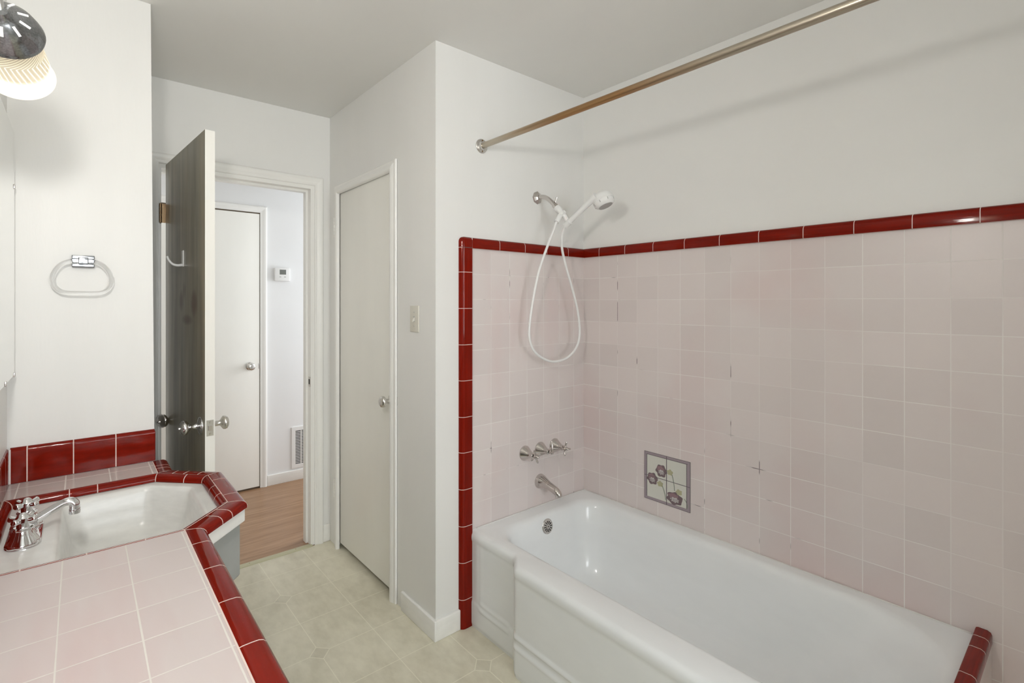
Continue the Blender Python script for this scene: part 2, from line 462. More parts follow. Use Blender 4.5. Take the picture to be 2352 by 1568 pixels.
# wall behind the camera with its window
WX0, WX1, WZ0, WZ1 = -.05, 1.15, .95, 2.10
g = G()
g.box(-.35, WX0, YF - .15, YF, 0, ZC); g.box(WX1, XR + .15, YF - .15, YF, 0, ZC)
g.box(WX0, WX1, YF - .15, YF, 0, WZ0); g.box(WX0, WX1, YF - .15, YF, WZ1, ZC)
struct(g.build('wall_front', 'wall', smooth=False), 'cream wall with the window behind the viewer', 'wall')
g = G(); g.box(1.29, XR + .01, -.45, -.35, 0, ZC); struct(g.build('wall_front', 'wall', smooth=False), 'added cream wing wall, unseen, past the near end of the tub', 'wall')  # unseen wall, added to carry the rod and block window light
w1 = thing('window_1', (.55, YF - .08, WZ0), 'white framed window behind the viewer', 'window', kind='structure')
g = G()
for a, b, c, d in ((WX0, WX0 + .05, WZ0, WZ1), (WX1 - .05, WX1, WZ0, WZ1), (WX0 + .05, WX1 - .05, WZ0, WZ0 + .05), (WX0 + .05, WX1 - .05, WZ1 - .05, WZ1), (WX0 + .05, WX1 - .05, 1.53, 1.57)):
    g.box(a, b, YF - .10, YF - .05, c, d)
g.build('frame', 'trimw', w1, smooth=False)
g = G(); g.box(WX0 + .04, WX1 - .04, YF - .08, YF - .076, WZ0 + .04, WZ1 - .04); g.build('pane', 'pane', w1, smooth=False)
# hall walls
g = G(); g.box(-1.2, 2.8, YH, YH + .15, 0, ZC); struct(g.build('wall_back', 'hall', smooth=False), 'white hall wall with thermostat and floor register', 'wall')
g = G(); g.box(-1.3, -1.2, YB, YH + .1, 0, ZC); struct(g.build('wall_left', 'hall', smooth=False), 'white left end wall of the hall', 'wall')
g = G(); g.box(2.8, 2.9, YB, YH + .1, 0, ZC); struct(g.build('wall_right', 'hall', smooth=False), 'white right end wall of the hall', 'wall')
g = G(); g.box(XC + .02, 2.8, YB + .005, YB + .115, 0, ZC); g.box(-1.2, -.35, YB + .005, YB + .115, 0, ZC); struct(g.build('wall_front', 'hall', smooth=False), 'white hall side of the bathroom wall', 'wall')

# ------------------------------------------------------------------ pink wall tiling and red border (parts of the setting)
ZT0, ZT1, ZTUB = 1.609, 1.656, .405
g = G(); g.box(TX, XR + .005, -.349, TY + .01, .0, ZT0)
tf = g.build('tile_field', 'pinkR', WR, smooth=False)
VX0, VX1 = 1.2395, 1.298
g = G(); g.box(VX1, TX, TY, YS + .004, .0, ZT0)
struct(g.build('wall_back', 'pinkS', smooth=False), 'pink square tiles of the short wall behind the tub faucet', 'wall tile')
# red cap along both walls
cap = [(0, 0), (.0005, .005), (0, .010), (.006, .0105), (.030, .0105), (.038, .0085), (.043, .004), (.0465, -.004), (.047, -.012)]
g = G()
jy = [1.5993 - .1526 * k for k in range(20)]
start = TY + .008
# travel along -Y on the long wall, offset up: use plane yz with path (y,z) ; right of travel(-Y,0) = +Z
cap = [(-.002, .0015), (.0003, .002)] + cap[1:]
pr = [(o, -t) for o, t in cap]
sweep(g, [(TY + .0035, ZT0), (-.3495, ZT0)], pr, joints=[TY + .0035 - y for y in jy if y > -.33], plane='yz', const=TX, gseg=(0,))
for vtx in range(0): pass
struct(g.build('trim_1', ['red', 'grout'], ang=40), 'dark red tile cap running along the long pink wall', 'tile trim')
g = G()
jx = [1.4524, 1.6073, 1.7521, 1.9053]
prx = [(o, -t) for o, t in cap]
# travel -X at constant z: right of (-1,0) = (0,+1)
sweep(g, [(TX + .001, ZT0), (VX1 + .001, ZT0)], prx, joints=[TX + .001 - x for x in jx], plane='xz', const=TY, gseg=(0,))
struct(g.build('trim_2', ['red', 'grout'], ang=40), 'dark red tile cap above the pink tiles behind the shower hose', 'tile trim')
# vertical red bullnose and its corner piece
vprof = [(-.0018, -.0015), (.0002, -.0022), (.0004, -.0105), (.004, -.011), (.036, -.0115), (.046, -.009), (.0535, -.003), (.0575, .004), (.0585, .012)]
zj = [1.5057, 1.3522, 1.1987, 1.047, .8934, .7436, .5882, .4328, .2793, .1239]
# path goes up: right of (0,+1) is +X ; want offset to -X, so travel down
g = G()
sweep(g, [(VX1, ZT0), (VX1, 0.001)], vprof, joints=[ZT0 - z for z in zj], plane='xz', const=TY, gseg=(0,))
# corner tile: rounded quarter between the two runs
cz = []
for (o, t) in vprof: cz.append((o, t))
rings = []
for k in range(9):
    # sweep outline of a rounded square corner
    a = k / 8
    ring = []
    for o, t in vprof:
        ring.append((VX1 - o, TY + t, ZT0 + .0022 + (ZT1 - ZT0 - .0022) * a))
    rings.append(ring)
# bend the top of the corner piece back to the wall and round its outer corner
R = .022
new = []
for ring in rings:
    nr = []
    for x, y, z in ring:
        h = (z - ZT0) / (ZT1 - ZT0)
        yy = y + max(0, (h - .70) / .30) ** 2 * .016
        dx = (VX0 + R) - x; dz = z - (ZT1 - R)
        if dx > 0 and dz > 0:
            r = math.hypot(dx, dz)
            if r > R: x = VX0 + R - dx * R / r; z = ZT1 - R + dz * R / r
        nr.append((x, min(yy, YS + .002), z))
    new.append(nr)
g.rings(new, False, mi=0)
g.box(VX0 + .002, VX1, TY + .0, YS + .002, ZT0 - .0005, ZT0 + .0025, 1)
g.box(VX1 - .0005, VX1 + .0016, TY - .009, YS, ZT0, ZT1 - .004, 1)
struct(g.build('trim_3', ['red', 'grout'], ang=40), 'dark red bullnose tiles standing floor to cap beside the tub', 'tile trim')

# end ledge of the tub: low wall capped in red
g = G(); g.box(1.22, TX, .203, .2345, 0, .404); lw = struct(g.build('wall_front', 'pinkR', smooth=False), 'low pink ledge at the near end of the tub', 'wall')
lp = [(0, .396), (0, .420), (.003, .427), (.010, .431), (.030, .431), (.034, .429), (.036, .424), (.036, .396)]
g = G()
# travel -X : right = +Y
lx = [1.975 - .075, 1.975 - .15 + .0, 1.66, 1.5075, 1.355]
sweep(g, [(TX - .001, .2015), (1.22, .2015)], lp, joints=[.055, .125, .278, .43, .58, .73], plane='xy')
struct(g.build('trim_4', ['red', 'grout'], ang=40), 'dark red cap tiles on the low ledge at the near tub end', 'tile trim')

# ------------------------------------------------------------------ baseboards, threshold, casings
def baseboard(name, box, label):
    g = G(); g.box(*box, bev=.004); return struct(g.build(name, 'trimw'), label, 'baseboard')
baseboard('baseboard_right', (XC - .012, XC + .002, YS - .0124, 1.9835, .0, .0838), 'white baseboard right of the closet door')
baseboard('baseboard_back', (XC - .002, 1.2425, YS - .012, YS + .002, .0, .084), 'short white baseboard left of the red bullnose tiles')
baseboard('baseboard_back', (1.083, XC, YB - .012, YB + .002, .0, .10), 'short white baseboard in the corner by the doorway')
baseboard('baseboard_back', (1.0885, 2.8, YH - .012, YH + .002, -.002, .078), 'white baseboard of the hall under the register')
th = G(); th.prism([(2.812, 0), (2.814, .004), (2.822, .006), (2.84, .006), (2.852, .003), (2.855, 0)], DX0 + .012, DX1 - .012, axis='x')
M['strip'] = plain('threshold_vinyl', (.52, .50, .34), .4, var=.05)
t_ = tag(th.build('threshold_strip', 'strip', loc=(.67, 2.83, 0)), 'pale green threshold strip between vinyl and wood floor', 'threshold strip')
for k in range(3):
    g = G(); g.lathe((.45 + .24 * k, 2.832, .0062), (0, 0, 1), [(0, .003), (.0008, .002)], 10); g.build('nail', 'bronze', t_)

struct(casing('trim_5', DX0 + .003, 1.0345, 2.0395, 'xz', YB, -1), 'white moulded casing round the bathroom doorway', 'door casing')
struct(casing('trim_6', CY1 + .004 - .0, CY0 + .002, 2.0335, 'yz', XC, -1), 'white moulded casing round the closet door', 'door casing')
struct(casing('trim_7', .30, 1.0378, 2.0432, 'xz', YH, -1), 'white moulded casing round the hall door', 'door casing')
# jamb lining of the bathroom doorway, with stops and strike plate
jb = G()
jb.box(DX1 - .018, DX1 + .001, YB - .001, YB + .117, 0, DZ); jb.box(DX0 - .001, DX0 + .012, YB - .001, YB + .117, 0, DZ); jb.box(DX0 + .012, DX1 - .018, YB - .001, YB + .117, DZ - .018, DZ + .001)
jb.box(DX1 - .030, DX1 - .018, YB + .045, YB + .085, 0, DZ - .018); jb.box(DX0 + .012, DX1 - .0305, YB + .045, YB + .085, DZ - .030, DZ - .018)
jm = struct(jb.build('trim_8', 'trimw', smooth=False), 'white jamb lining inside the bathroom doorway', 'door jamb')
g = G(); g.box(DX1 - .0195, DX1 - .0175, YB + .004, YB + .032, .898, .955); g.build('strike_plate', 'oldchrome', jm)
g = G(); g.box(DX1 - .0205, DX1 - .019, YB + .012, YB + .024, .912, .941); g.build('latch_hole', 'black', jm)

# ------------------------------------------------------------------ doors
def knob_profile(r=.026, ln=.062, rose=.033):
    return [(0, rose), (.002, rose), (.005, rose * .93), (.008, rose * .62), (.011, .0125), (.014, .0105), (ln * .48, .0100), (ln * .55, .0125), (ln * .62, r * .72), (ln * .70, r * .96), (ln * .80, r), (ln * .90, r * .93), (ln * .97, r * .70), (ln, r * .34)]
def knob(name, base, axis, parent, mat='chrome', button=True, r=.027, ln=.062, rose=.033):
    g = G(); g.lathe(base, axis, knob_profile(r, ln, rose), 40); k = g.build(name, mat, parent, ang=60)
    if button:
        a = Vector(axis).normalized()
        g = G(); g.lathe(Vector(base) + a * (ln - .001), axis, [(0, .0065), (.006, .006), (.008, .004)], 20); g.build('lock_button', mat, k)
    return k
# bathroom door, standing open into the room
hx, hy = .3165, 2.828
ang_ = math.atan2(.0505, .678)            # leaf leans a little to the right of square
dirv = Vector((math.sin(ang_), -math.cos(ang_), 0)); nrm = Vector((-dirv.y, dirv.x, 0)) * 1.0   # nrm: +X side
nrm = Vector((math.cos(ang_), math.sin(ang_), 0))
LW, TH, DH0, DH1 = .680, .0345, .012, 2.035
def DP(a, n, z): q = Vector((hx, hy, 0)) + dirv * a + nrm * n; return (q.x, q.y, z)
d1 = thing('door_1', (hx, hy, 0), 'open bathroom door with a dark weathered face and white edges', 'door', kind='structure')
g = G()
vs = [DP(a, n, z) for a in (0, LW) for n in (0, TH) for z in (DH0, DH1)]
fs = [(0, 1, 3, 2), (4, 6, 7, 5), (0, 4, 5, 1), (2, 3, 7, 6), (0, 2, 6, 4), (1, 5, 7, 3)]
g.add(vs, fs); g.m = [1, 1, 0, 1, 1, 1]
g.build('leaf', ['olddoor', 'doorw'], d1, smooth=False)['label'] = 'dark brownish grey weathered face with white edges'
kb = DP(LW - .060, -.0005, .899); kf = DP(LW - .060, TH + .0005, .899)
knob('door_knob', kb, -nrm, d1, 'chrome', True, .028, .070, .034)
knob('door_knob', kf, nrm, d1, 'nickel', False, .027, .064, .033)
def dbox(g, a0, a1, n0, n1, z0, z1, mi=0):
    g.add([DP(a, n, z) for a in (a0, a1) for n in (n0, n1) for z in (z0, z1)], fs, mi)
g = G(); dbox(g, LW - .0005, LW + .0012, .005, .0295, .868, .928); lp_ = g.build('latch_plate', 'nickel', d1)
g = G(); dbox(g, LW + .0012, LW + .007, .0115, .0225, .889, .907); g.build('latch_bolt', 'oldchrome', lp_)
for zz in (.876, .920):
    g = G(); g.lathe(DP(LW + .0012, .017, zz), dirv, [(0, .0035), (.0008, .003)], 12); g.build('screw', 'oldchrome', lp_)
for zc in (1.803, .30):
    g = G(); dbox(g, .0, .003, -.001, .0, zc - .045, zc + .045)
    q = DP(-.004, -.0205, 0)
    for k in range(5):
        z0 = zc - .045 + .018 * k
        g.lathe((q[0], q[1], z0 + .0006), (0, 0, 1), [(0, .0062), (.0168, .0062)], 16)
    g.lathe((q[0], q[1], zc - .049), (0, 0, 1), [(0, .003), (.003, .0055)], 12); g.lathe((q[0], q[1], zc + .045), (0, 0, 1), [(0, .0055), (.003, .003)], 12)
    dbox(g, -.006, -.003, -.0205, -.0002, zc - .045, zc + .045); dbox(g, -.006, .002, -.0022, -.0002, zc - .045, zc + .045)
    g.build('hinge', 'bronze', d1)
# robe hook on the dark face
hk = G(); hc = .345
dbox(hk, hc - .012, hc + .012, -.0045, -.0005, 1.531, 1.599)
hook = hk.build('robe_hook', 'plastic', d1)
g = G()
pts = [DP(hc, -.004, 1.538), DP(hc, -.022, 1.535), DP(hc, -.040, 1.540), DP(hc, -.054, 1.556), DP(hc, -.060, 1.572)]
g.tube(pts, [.0062, .0058, .0052, .0048, .0046], 12); g.build('hook_arm', 'plastic', hook)
# round knob standing out by the casing left of the door
g = G(); ax = Vector((-.80, -.58, -.04))
g.lathe((.318, 2.795, .823), ax, [(0, .010), (.012, .010), (.014, .026), (.020, .031), (.030, .031), (.036, .024), (.040, .012), (.043, .007), (.049, .006), (.051, .003)], 36)
tag(g.build('door_stop', 'oldchrome', loc=(.318, 2.795, .823), ang=50), 'dark chrome round door stop left of the open bathroom door', 'door stop')
# closet door
d2 = thing('door_2', (XC, 2.39, 0), 'closed white flat closet door left of the light switch', 'door', kind='structure')
g = G(); g.box(XC + .004, XC + .038, CY0 + .004, CY1 - .005, .034, 2.0205, bev=.0015); g.build('leaf', 'doorw', d2)
knob('door_knob', (XC + .0035, 2.086, .921), (-1, 0, 0), d2, 'nickel', False, .0265, .064, .034)
g = G(); g.box(XC + .0025, XC + .0045, CY0 + .0045, CY0 + .009, .905, .945); g.build('latch_plate', 'dark', d2)
for zc in (1.806, .331):
    g = G()
    for k in range(5):
        g.lathe((XC - .010, CY1 - .002, zc - .05 + .02 * k + .0008), (0, 0, 1), [(0, .0065), (.0184, .0065)], 16)
    g.box(XC - .004, XC + .0035, CY1 - .020, CY1 - .006, zc - .05, zc + .05)
    g.build('hinge', 'trimw', d2)
# hall door
g = G(); g.box(.300, 1.0380, YH - .0012, YH + .0005, .0, 2.0435); struct(g.build('trim_9', 'dark', smooth=False), 'dark gap round the hall door', 'door gap')
d3 = thing('door_3', (.67, YH, 0), 'closed white flat door across the hall', 'door', kind='structure')
g = G(); g.box(.306, 1.0335, YH - .006, YH - .0014, .012, 2.034, bev=.0015); g.build('leaf', 'doorw', d3)
knob('door_knob', (.967, YH - .0085, .909), (0, -1, 0), d3, 'nickel', False, .027, .055, .030)
g = G(); g.box(1.028, 1.0345, YH - .0075, YH - .005, .885, .925); g.build('latch_plate', 'oldchrome', d3)

# ------------------------------------------------------------------ small wall fittings
sw = thing('light_switch', (XC, 1.876, 1.306), 'ivory toggle light switch between the closet door and the corner', 'light switch')
g = G(); g.box(XC - .006, XC + .0, 1.8405, 1.9115, 1.2495, 1.3635, bev=.003); g.build('cover_plate', 'ivory', sw)
g = G(); g.add([(XC - .006, 1.881, 1.298), (XC - .006, 1.871, 1.298), (XC - .006, 1.871, 1.313), (XC - .006, 1.881, 1.313), (XC - .017, 1.880, 1.293), (XC - .017, 1.872, 1.293), (XC - .015, 1.872, 1.302), (XC - .015, 1.880, 1.302)], [(0, 1, 2, 3), (4, 7, 6, 5), (0, 4, 5, 1), (2, 6, 7, 3), (0, 3, 7, 4), (1, 5, 6, 2)]); g.build('toggle', 'ivory', sw)
g = G(); g.box(XC - .0064, XC - .0055, 1.8695, 1.8825, 1.294, 1.318); g.build('toggle_slot', 'gasket', sw)
for zz in (1.276, 1.336):
    g = G(); g.lathe((XC - .006, 1.876, zz), (-1, 0, 0), [(0, .0034), (.0009, .0028)], 12); g.build('screw', 'gasket', sw)

th = thing('thermostat', (1.19, YH, 1.59), 'white digital thermostat with grey screen on the hall wall', 'thermostat')
g = G(); g.box(1.137, 1.2495, YH - .028, YH - .004, 1.540, 1.6395, bev=.004); g.build('body', 'plastic', th)
g = G(); g.box(1.142, 1.245, YH - .005, YH + .001, 1.545, 1.634); g.build('wall_plate', 'ivory', th)
g = G(); g.box(1.172, 1.2185, YH - .0286, YH - .027, 1.589, 1.626); g.build('screen', 'lcd', th)
for k in range(2):
    g = G(); g.box(1.170 + .035 * k, 1.183 + .035 * k, YH - .0292, YH - .027, 1.568, 1.574, bev=.001); g.build('button', 'gasket', th)

rg = thing('wall_register', (1.385, YH, .25), 'white slotted heating register low on the hall wall', 'register')
g = G()
RX0, RX1, RZ0, RZ1 = 1.268, 1.50, .092, .410
for a, b, c, d in ((RX0, RX0 + .028, RZ0, RZ1), (RX1 - .028, RX1, RZ0, RZ1), (RX0 + .028, RX1 - .028, RZ0, RZ0 + .028), (RX0 + .028, RX1 - .028, RZ1 - .028, RZ1)):
    g.box(a, b, YH - .008, YH + .001, c, d)
g.build('frame', 'plastic', rg, smooth=False)
g = G(); g.box(RX0 + .028, RX1 - .028, YH - .002, YH - .0005, RZ0 + .028, RZ1 - .028); g.build('dark_backing', 'black', rg, smooth=False)
g = G()
n_ = 22
for k in range(n_ + 1):
    z = RZ0 + .028 + (RZ1 - RZ0 - .056) * k / n_
    g.box(RX0 + .028, RX1 - .028, YH - .0068, YH - .0021, z - .0024, z + .0024)
for x in (1.340, 1.384, 1.428): g.box(x - .003, x + .003, YH - .0072, YH - .0021, RZ0 + .0281, RZ1 - .0281)
g.build('louvre', 'plastic', rg, smooth=False)

# towel ring
tr = thing('towel_ring', (.007, YST, 1.512), 'clear acrylic towel ring on a small chrome block', 'towel ring')
g = G()
for z0, z1 in ((1.4945, 1.5075), (1.5205, 1.5335)): g.box(-.0225, .0368, YST - .020, YST + .001, z0, z1, bev=.002)
g.box(-.0225, .0368, YST - .008, YST + .001, 1.4945, 1.5335, bev=.002)
g.box(-.006, .0205, YST - .040, YST - .006, 1.503, 1.526, bev=.002)
g.build('mount', 'capmetal', tr)
ring = []
cx_, yy = .006, YST - .028
for a, z in ((.0, 1.5135), (.028, 1.5125), (.052, 1.502), (.068, 1.482), (.0755, 1.456), (.071, 1.430), (.056, 1.413), (.034, 1.4075)):
    ring.append((cx_ + a, yy, z))
ring += [(cx_, yy, 1.407)] + [(2 * cx_ - x, y, z) for x, y, z in reversed(ring[1:])]
g = G()
P = [Vector(p) for p in ring]; n_ = len(P); Q = []
for i in range(n_):
    p0, p1, p2, p3 = P[i - 1], P[i], P[(i + 1) % n_], P[(i + 2) % n_]
    for k in range(5):
        t = k / 5; Q.append(.5 * ((2 * p1) + (p2 - p0) * t + (2 * p0 - 5 * p1 + 4 * p2 - p3) * t * t + (3 * p1 - p0 - 3 * p2 + p3) * t ** 3))
rs = []
for i in range(len(Q)):
    t = (Q[(i + 1) % len(Q)] - Q[i - 1]).normalized(); u = Vector((0, 1, 0)); w = t.cross(u)
    rs.append([Q[i] + (u * math.cos(2 * PI * k / 16) + w * math.sin(2 * PI * k / 16)) * .0075 for k in range(16)])
rs.append(rs[0]); g.rings(rs, True)
g.build('ring', 'lucite', tr, weld=True)

# mirror
mr = thing('wall_mirror', (XL, 1.4, 1.155), 'tall frameless mirror held by small clips on the left wall', 'mirror')
g = G(); g.box(XL + .001, -.1595, .55, 2.098, 1.156, 1.896); g.build('backing', 'trimw', mr, smooth=False)
g = G(); g.box(-.1594, -.157, .55, 2.098, 1.156, 1.896); g.build('glass', 'mirror', mr, smooth=False)
for y, z in ((2.093, 1.157), (1.87, 1.157), (2.093, 1.73), (1.2, 1.157)):
    g = G(); g.box(-.162, -.1545, y - .006, y + .008, z - .006, z + .007, bev=.0015); g.build('clip', 'oldchrome', mr)

# ------------------------------------------------------------------ vanity light (one shade is in view, the second lamp is added for fill)
vl = thing('vanity_light', (XL, 1.0, 1.99), 'lit wall lamp with slotted chrome cap and frosted ribbed glass shade', 'wall lamp')
g = G(); g.box(XL + .0005, XL + .022, .20, 1.36, 1.945, 2.05, bev=.008); g.build('back_plate', 'chrome', vl)
prof = [(.004, .043), (.02, .0455), (.05, .048), (.09, .0515), (.125, .0545), (.146, .0565), (.150, .0595), (.151, .0575), (.146, .0545), (.125, .0525), (.09, .0495), (.05, .046), (.02, .0435), (.004, .041)]
LAMPS = []
for dy in (0, -.95):
    c0 = Vector((-.110, 1.300 + dy, 1.897)); c1 = Vector((-.100, 1.445 + dy, 1.860)); ax = (c1 - c0).normalized()
    g = G(); g.tube([(XL + .02, c0.y + .01, 1.99), (-.146, c0.y - .02, 1.985), (-.124, c0.y - .045, 1.960), tuple(c0 - ax * .034)], .007, 14); g.build('arm', 'chrome', vl)
    g = G(); g.lathe(c0, ax, [(-.042, .010), (-.036, .013), (-.030, .022), (-.020, .036), (-.006, .048), (.010, .0545), (.016, .0565), (.019, .056), (.012, .051)], 48, caps=(True, False)); cp = g.build('cap', 'capmetal', vl)
    u = (Vector((0, 0, 1)) - ax * ax.z).normalized(); w = ax.cross(u)
    for k in range(9):
        a = 2 * PI * k / 9 + .35
        rd = u * math.cos(a) + w * math.sin(a)
        g = G(); g.tube([c0 - ax * .0285 + rd * .0243, c0 - ax * .0185 + rd * .0382], .0024, 8, smooth=False); g.build('slot', 'plastic', cp)  # white rods stand in for lamplight showing through the cap slots
    g = G(); g.lathe(c0, ax, prof, 96, caps=(False, False)); sh = g.build('glass_shade', 'shade', vl, ang=60)
    me = sh.data; uvl = me.uv_layers.new(name='UVMap')
    for lp2 in me.loops:
        p = me.vertices[lp2.vertex_index].co + Vector(vl.location) - c0
        h = p.dot(ax); q = p - ax * h
        uvl.data[lp2.index].uv = ((math.atan2(q.dot(w), q.dot(u)) / (2 * PI)) % 1, h / .150)
    for poly in me.polygons:                      # close the seam of the wrapped coordinate
        us = [uvl.data[i].uv[0] for i in poly.loop_indices]
        if max(us) - min(us) > .5:
            for i in poly.loop_indices:
                if uvl.data[i].uv[0] < .5: uvl.data[i].uv = (uvl.data[i].uv[0] + 1, uvl.data[i].uv[1])
    g = G(); g.lathe(c0 + ax * .03, ax, [(0, .011), (.02, .012), (.03, .018), (.045, .024), (.058, .024), (.068, .018), (.074, .006)], 24); g.build('bulb', 'bulb', vl)
    LAMPS.append(c0 + ax * .158)

# ------------------------------------------------------------------ vanity
ZK = .812
TXL = -.1715                    # face of the red tiles on the left wall
P1, P2, P3, P4, P5 = (.2005, 1.438), (.3245, 1.562), (.3245, 1.846), (.1985, 1.972), (.1985, 2.132)
van = thing('vanity_cabinet', (.02, 1.2, 0), 'grey painted vanity cabinet with angled sink bump out', 'vanity')
y0_ = YV
g = G(); g.box(.197, .215, y0_, 1.409, .09, .775); g.box(.135, .150, y0_, YST - .002, 0, .09); g.box(XL + .002, .197, y0_, YST - .002, .09, .105); g.box(.195, .212, 2.012, YST - .002, .105, .775); g.box(XL + .002, .197, y0_, y0_ + .016, .105, .775)
g.build('carcass', 'cab', van, smooth=False)
g = G()
bump_o = [(.2155, 1.411), (.232, 1.428), (.352, 1.548), (.352, 1.862), (.222, 1.992), (.2125, 2.0015)]
sweep(g, bump_o, [(0, .606), (-.004, .600), (-.016, .600), (-.016, .752), (0, .752), (0, .606)], mitre_grout=False)
g.prism([(.20, 1.42)] + [(x - .012, y) for x, y in bump_o[1:5]] + [(.20, 1.99)], .601, .606)
g.build('sink_apron', 'cab', van, smooth=False)['label'] = 'grey angled apron under the sink'
g = G()
fo = [(.2395, y0_), (.2395, 1.4175), (.3635, 1.5415), (.3635, 1.868), (.2335, 1.998), (.2335, 2.128)]
sweep(g, fo, [(0, .757), (-.004, .753), (-.018, .753), (-.018, .7915), (0, .7915), (0, .757)], mitre_grout=False)
g.build('fascia', 'trimw', van, smooth=False)['label'] = 'white painted board under the red tile edge'
for k in range(4):
    y0 = -.69 + .52 * k
    g = G(); g.box(.2152, .233, y0 + .01, y0 + .52, .11, .74, bev=.003); dr = g.build('cabinet_door', 'cab', van)
    g = G(); g.lathe((.233, y0 + .47, .66), (1, 0, 0), [(0, .006), (.012, .006), (.016, .014), (.024, .014), (.028, .006)], 20); g.build('pull', 'chrome', dr)

ct = thing('vanity_countertop', (.02, 1.2, ZK), 'pink tiled vanity counter edged with dark red tiles', 'countertop')
g = G()
def slab(pts): g.prism(pts, ZK - .019, ZK)
slab([(TXL, YV), (.1995, YV), (.1995, 1.3365), P1, (TXL, 1.438)])
g.build('tile_top', 'pinkC', ct, smooth=False)
g = G(); g.prism([(TXL, 1.970), (.197, 1.9725), (.197, 2.132), (.190, 2.139), (TXL, 2.139)], ZK - .019, ZK)
g.build('back_tile_strip', 'pinkB', ct, smooth=False)
ep = [(-.0012, ZK - .012), (-.0012, ZK + .0003), (.0018, ZK + .0005), (.006, ZK + .0012), (.020, ZK + .0014), (.032, ZK + .0008), (.039, ZK - .0018), (.0440, ZK - .0065), (.0465, ZK - .0135), (.0465, ZK - .0195), (.043, ZK - .020), (.0, ZK - .020)]
path = [(.1995, YV), P1, P2, P3, P4, P5]
base = 1.438 - (YV)
def s_of_y(y): return y - (YV)
l12 = math.dist(P1, P2); l23 = math.dist(P2, P3); l34 = math.dist(P3, P4)
js = [s_of_y(y) for y in (1.3395, 1.1987, 1.0473, .8916, .739, .587, .434, .281, .128, -.025, -.178, -.33, -.48)]
js += [base + l12 * .47, base + l12 * .71]
js += [base + l12 + .065, base + l12 + .222]
js += [base + l12 + l23 + l34 * t for t in (.22, .5, .72)]
js += [base + l12 + l23 + l34 + d for d in (.055, .09)]
g = G(); sweep(g, path, ep, joints=js, gw=.0024, gseg=(1,), gruns=(0, 4))
g.build('edge_trim', ['red', 'grout'], ct, ang=40)
# quarter-round tiles that drop to the sink
Rq = .0185
qp = [(0, ZK - .002), (.0, ZK + .0012), (.0018, ZK + .0016)] + [(.0018 + Rq * math.sin(a), ZK + .0014 - Rq * (1 - math.cos(a))) for a in [PI / 2 * k / 8 for k in range(1, 9)]] + [(.0203, ZK - .0202)]
qpath = [(TXL + .0005, 1.438), P1, P2, P3, P4, (TXL + .0005, 1.970)]
qpath = list(reversed(qpath))                    # inward is to the right when travelling clockwise... reversed polygon
def seglen(i): return math.dist(qpath[i], qpath[(i + 1) % 6])
qp_r = qp
tot = [0]
for i in range(6): tot.append(tot[-1] + seglen(i))
qj = [.145, .212, tot[1] + l34 * .6, tot[2] + .12, tot[2] + .2, tot[4] + .08, tot[4] + .19, tot[4] + .30]
area = sum(qpath[i][0] * qpath[(i + 1) % 6][1] - qpath[(i + 1) % 6][0] * qpath[i][1] for i in range(6))
if area > 0: qp_r = [(-o, z) for o, z in qp]
g = G(); sweep(g, qpath, qp_r, joints=qj, closed=True, gw=.0024, gseg=(1,))
g.build('sink_trim', ['red', 'grout'], ct, ang=40)
# red backsplash tiles
g = G()
zb0, zb1 = ZK + .001, .921
bp = [(0, 0), (0, .0125), (.0012, .0125), (.096, .0125), (.103, .0115), (.1075, .008), (.1095, .003), (.110, 0)]
sweep(g, [(.2065, zb0), (-.1702, zb0)], [(o, -t) for o, t in bp], joints=[.2065 - x for x in (.0947, -.0179, -.1309)], plane='xz', const=YST, gw=.0030)
# rounded end of the last tile
g.box(.2045, .2085, YST - .012, YST, zb0, zb1 - .003, 0, bev=.0018)
g.build('backsplash', ['red', 'grout'], ct, ang=40)
g = G()
sweep(g, [(YST - .0135, zb0), (YV, zb0)], [(o, t) for o, t in [(a, b * .52) for a, b in bp]], joints=[.1, .213, .326, .439, .55, .66], plane='yz', const=XL, gw=.0030)
for i, v in enumerate(g.v): pass
g.build('backsplash', ['red', 'grout'], ct, ang=40)
g = G(); g.box(XL + .001, TXL + .003, YST - .0145, YST - .0118, zb0, zb1 - .001); g.build('caulk_line', 'trimw', ct, smooth=False)

# ------------------------------------------------------------------ sink
def offs(poly, d):
    n = len(poly); out = []
    for i in range(n):
        a = Vector(poly[i - 1]); b = Vector(poly[i]); c = Vector(poly[(i + 1) % n])
        e1 = (b - a).normalized(); e2 = (c - b).normalized()
        n1 = Vector((-e1.y, e1.x)); n2 = Vector((-e2.y, e2.x)); m = n1 + n2; m /= m.dot(n1)
        out.append(b + m * d)
    return out
def rounded(poly, r, k=8):
    n = len(poly); out = []
    for i in range(n):
        a = Vector(poly[i - 1]); b = Vector(poly[i]); c = Vector(poly[(i + 1) % n])
        e1 = (a - b).normalized(); e2 = (c - b).normalized()
        th_ = e1.angle(e2); t = min(r / math.tan(th_ / 2), (a - b).length * .45, (c - b).length * .45)
        p = b + e1 * t; q = b + e2 * t
        for j in range(k):
            s_ = j / (k - 1)
            out.append((1 - s_) ** 2 * p + 2 * s_ * (1 - s_) * b + s_ ** 2 * q)
    return out
op = [(TXL + .001, 1.438), P1, P2, P3, P4, (TXL + .001, 1.970)]     # counter-clockwise
bas = [(-.043, 1.482), (.186, 1.482), (.272, 1.570), (.272, 1.828), (.172, 1.925), (-.043, 1.918)]
def zring(poly, z): return [(p[0], p[1], z) for p in poly]
snk = thing('sink', (.1, 1.7, ZK - .15), 'cream enamel octagonal sink set into the pink counter', 'sink')
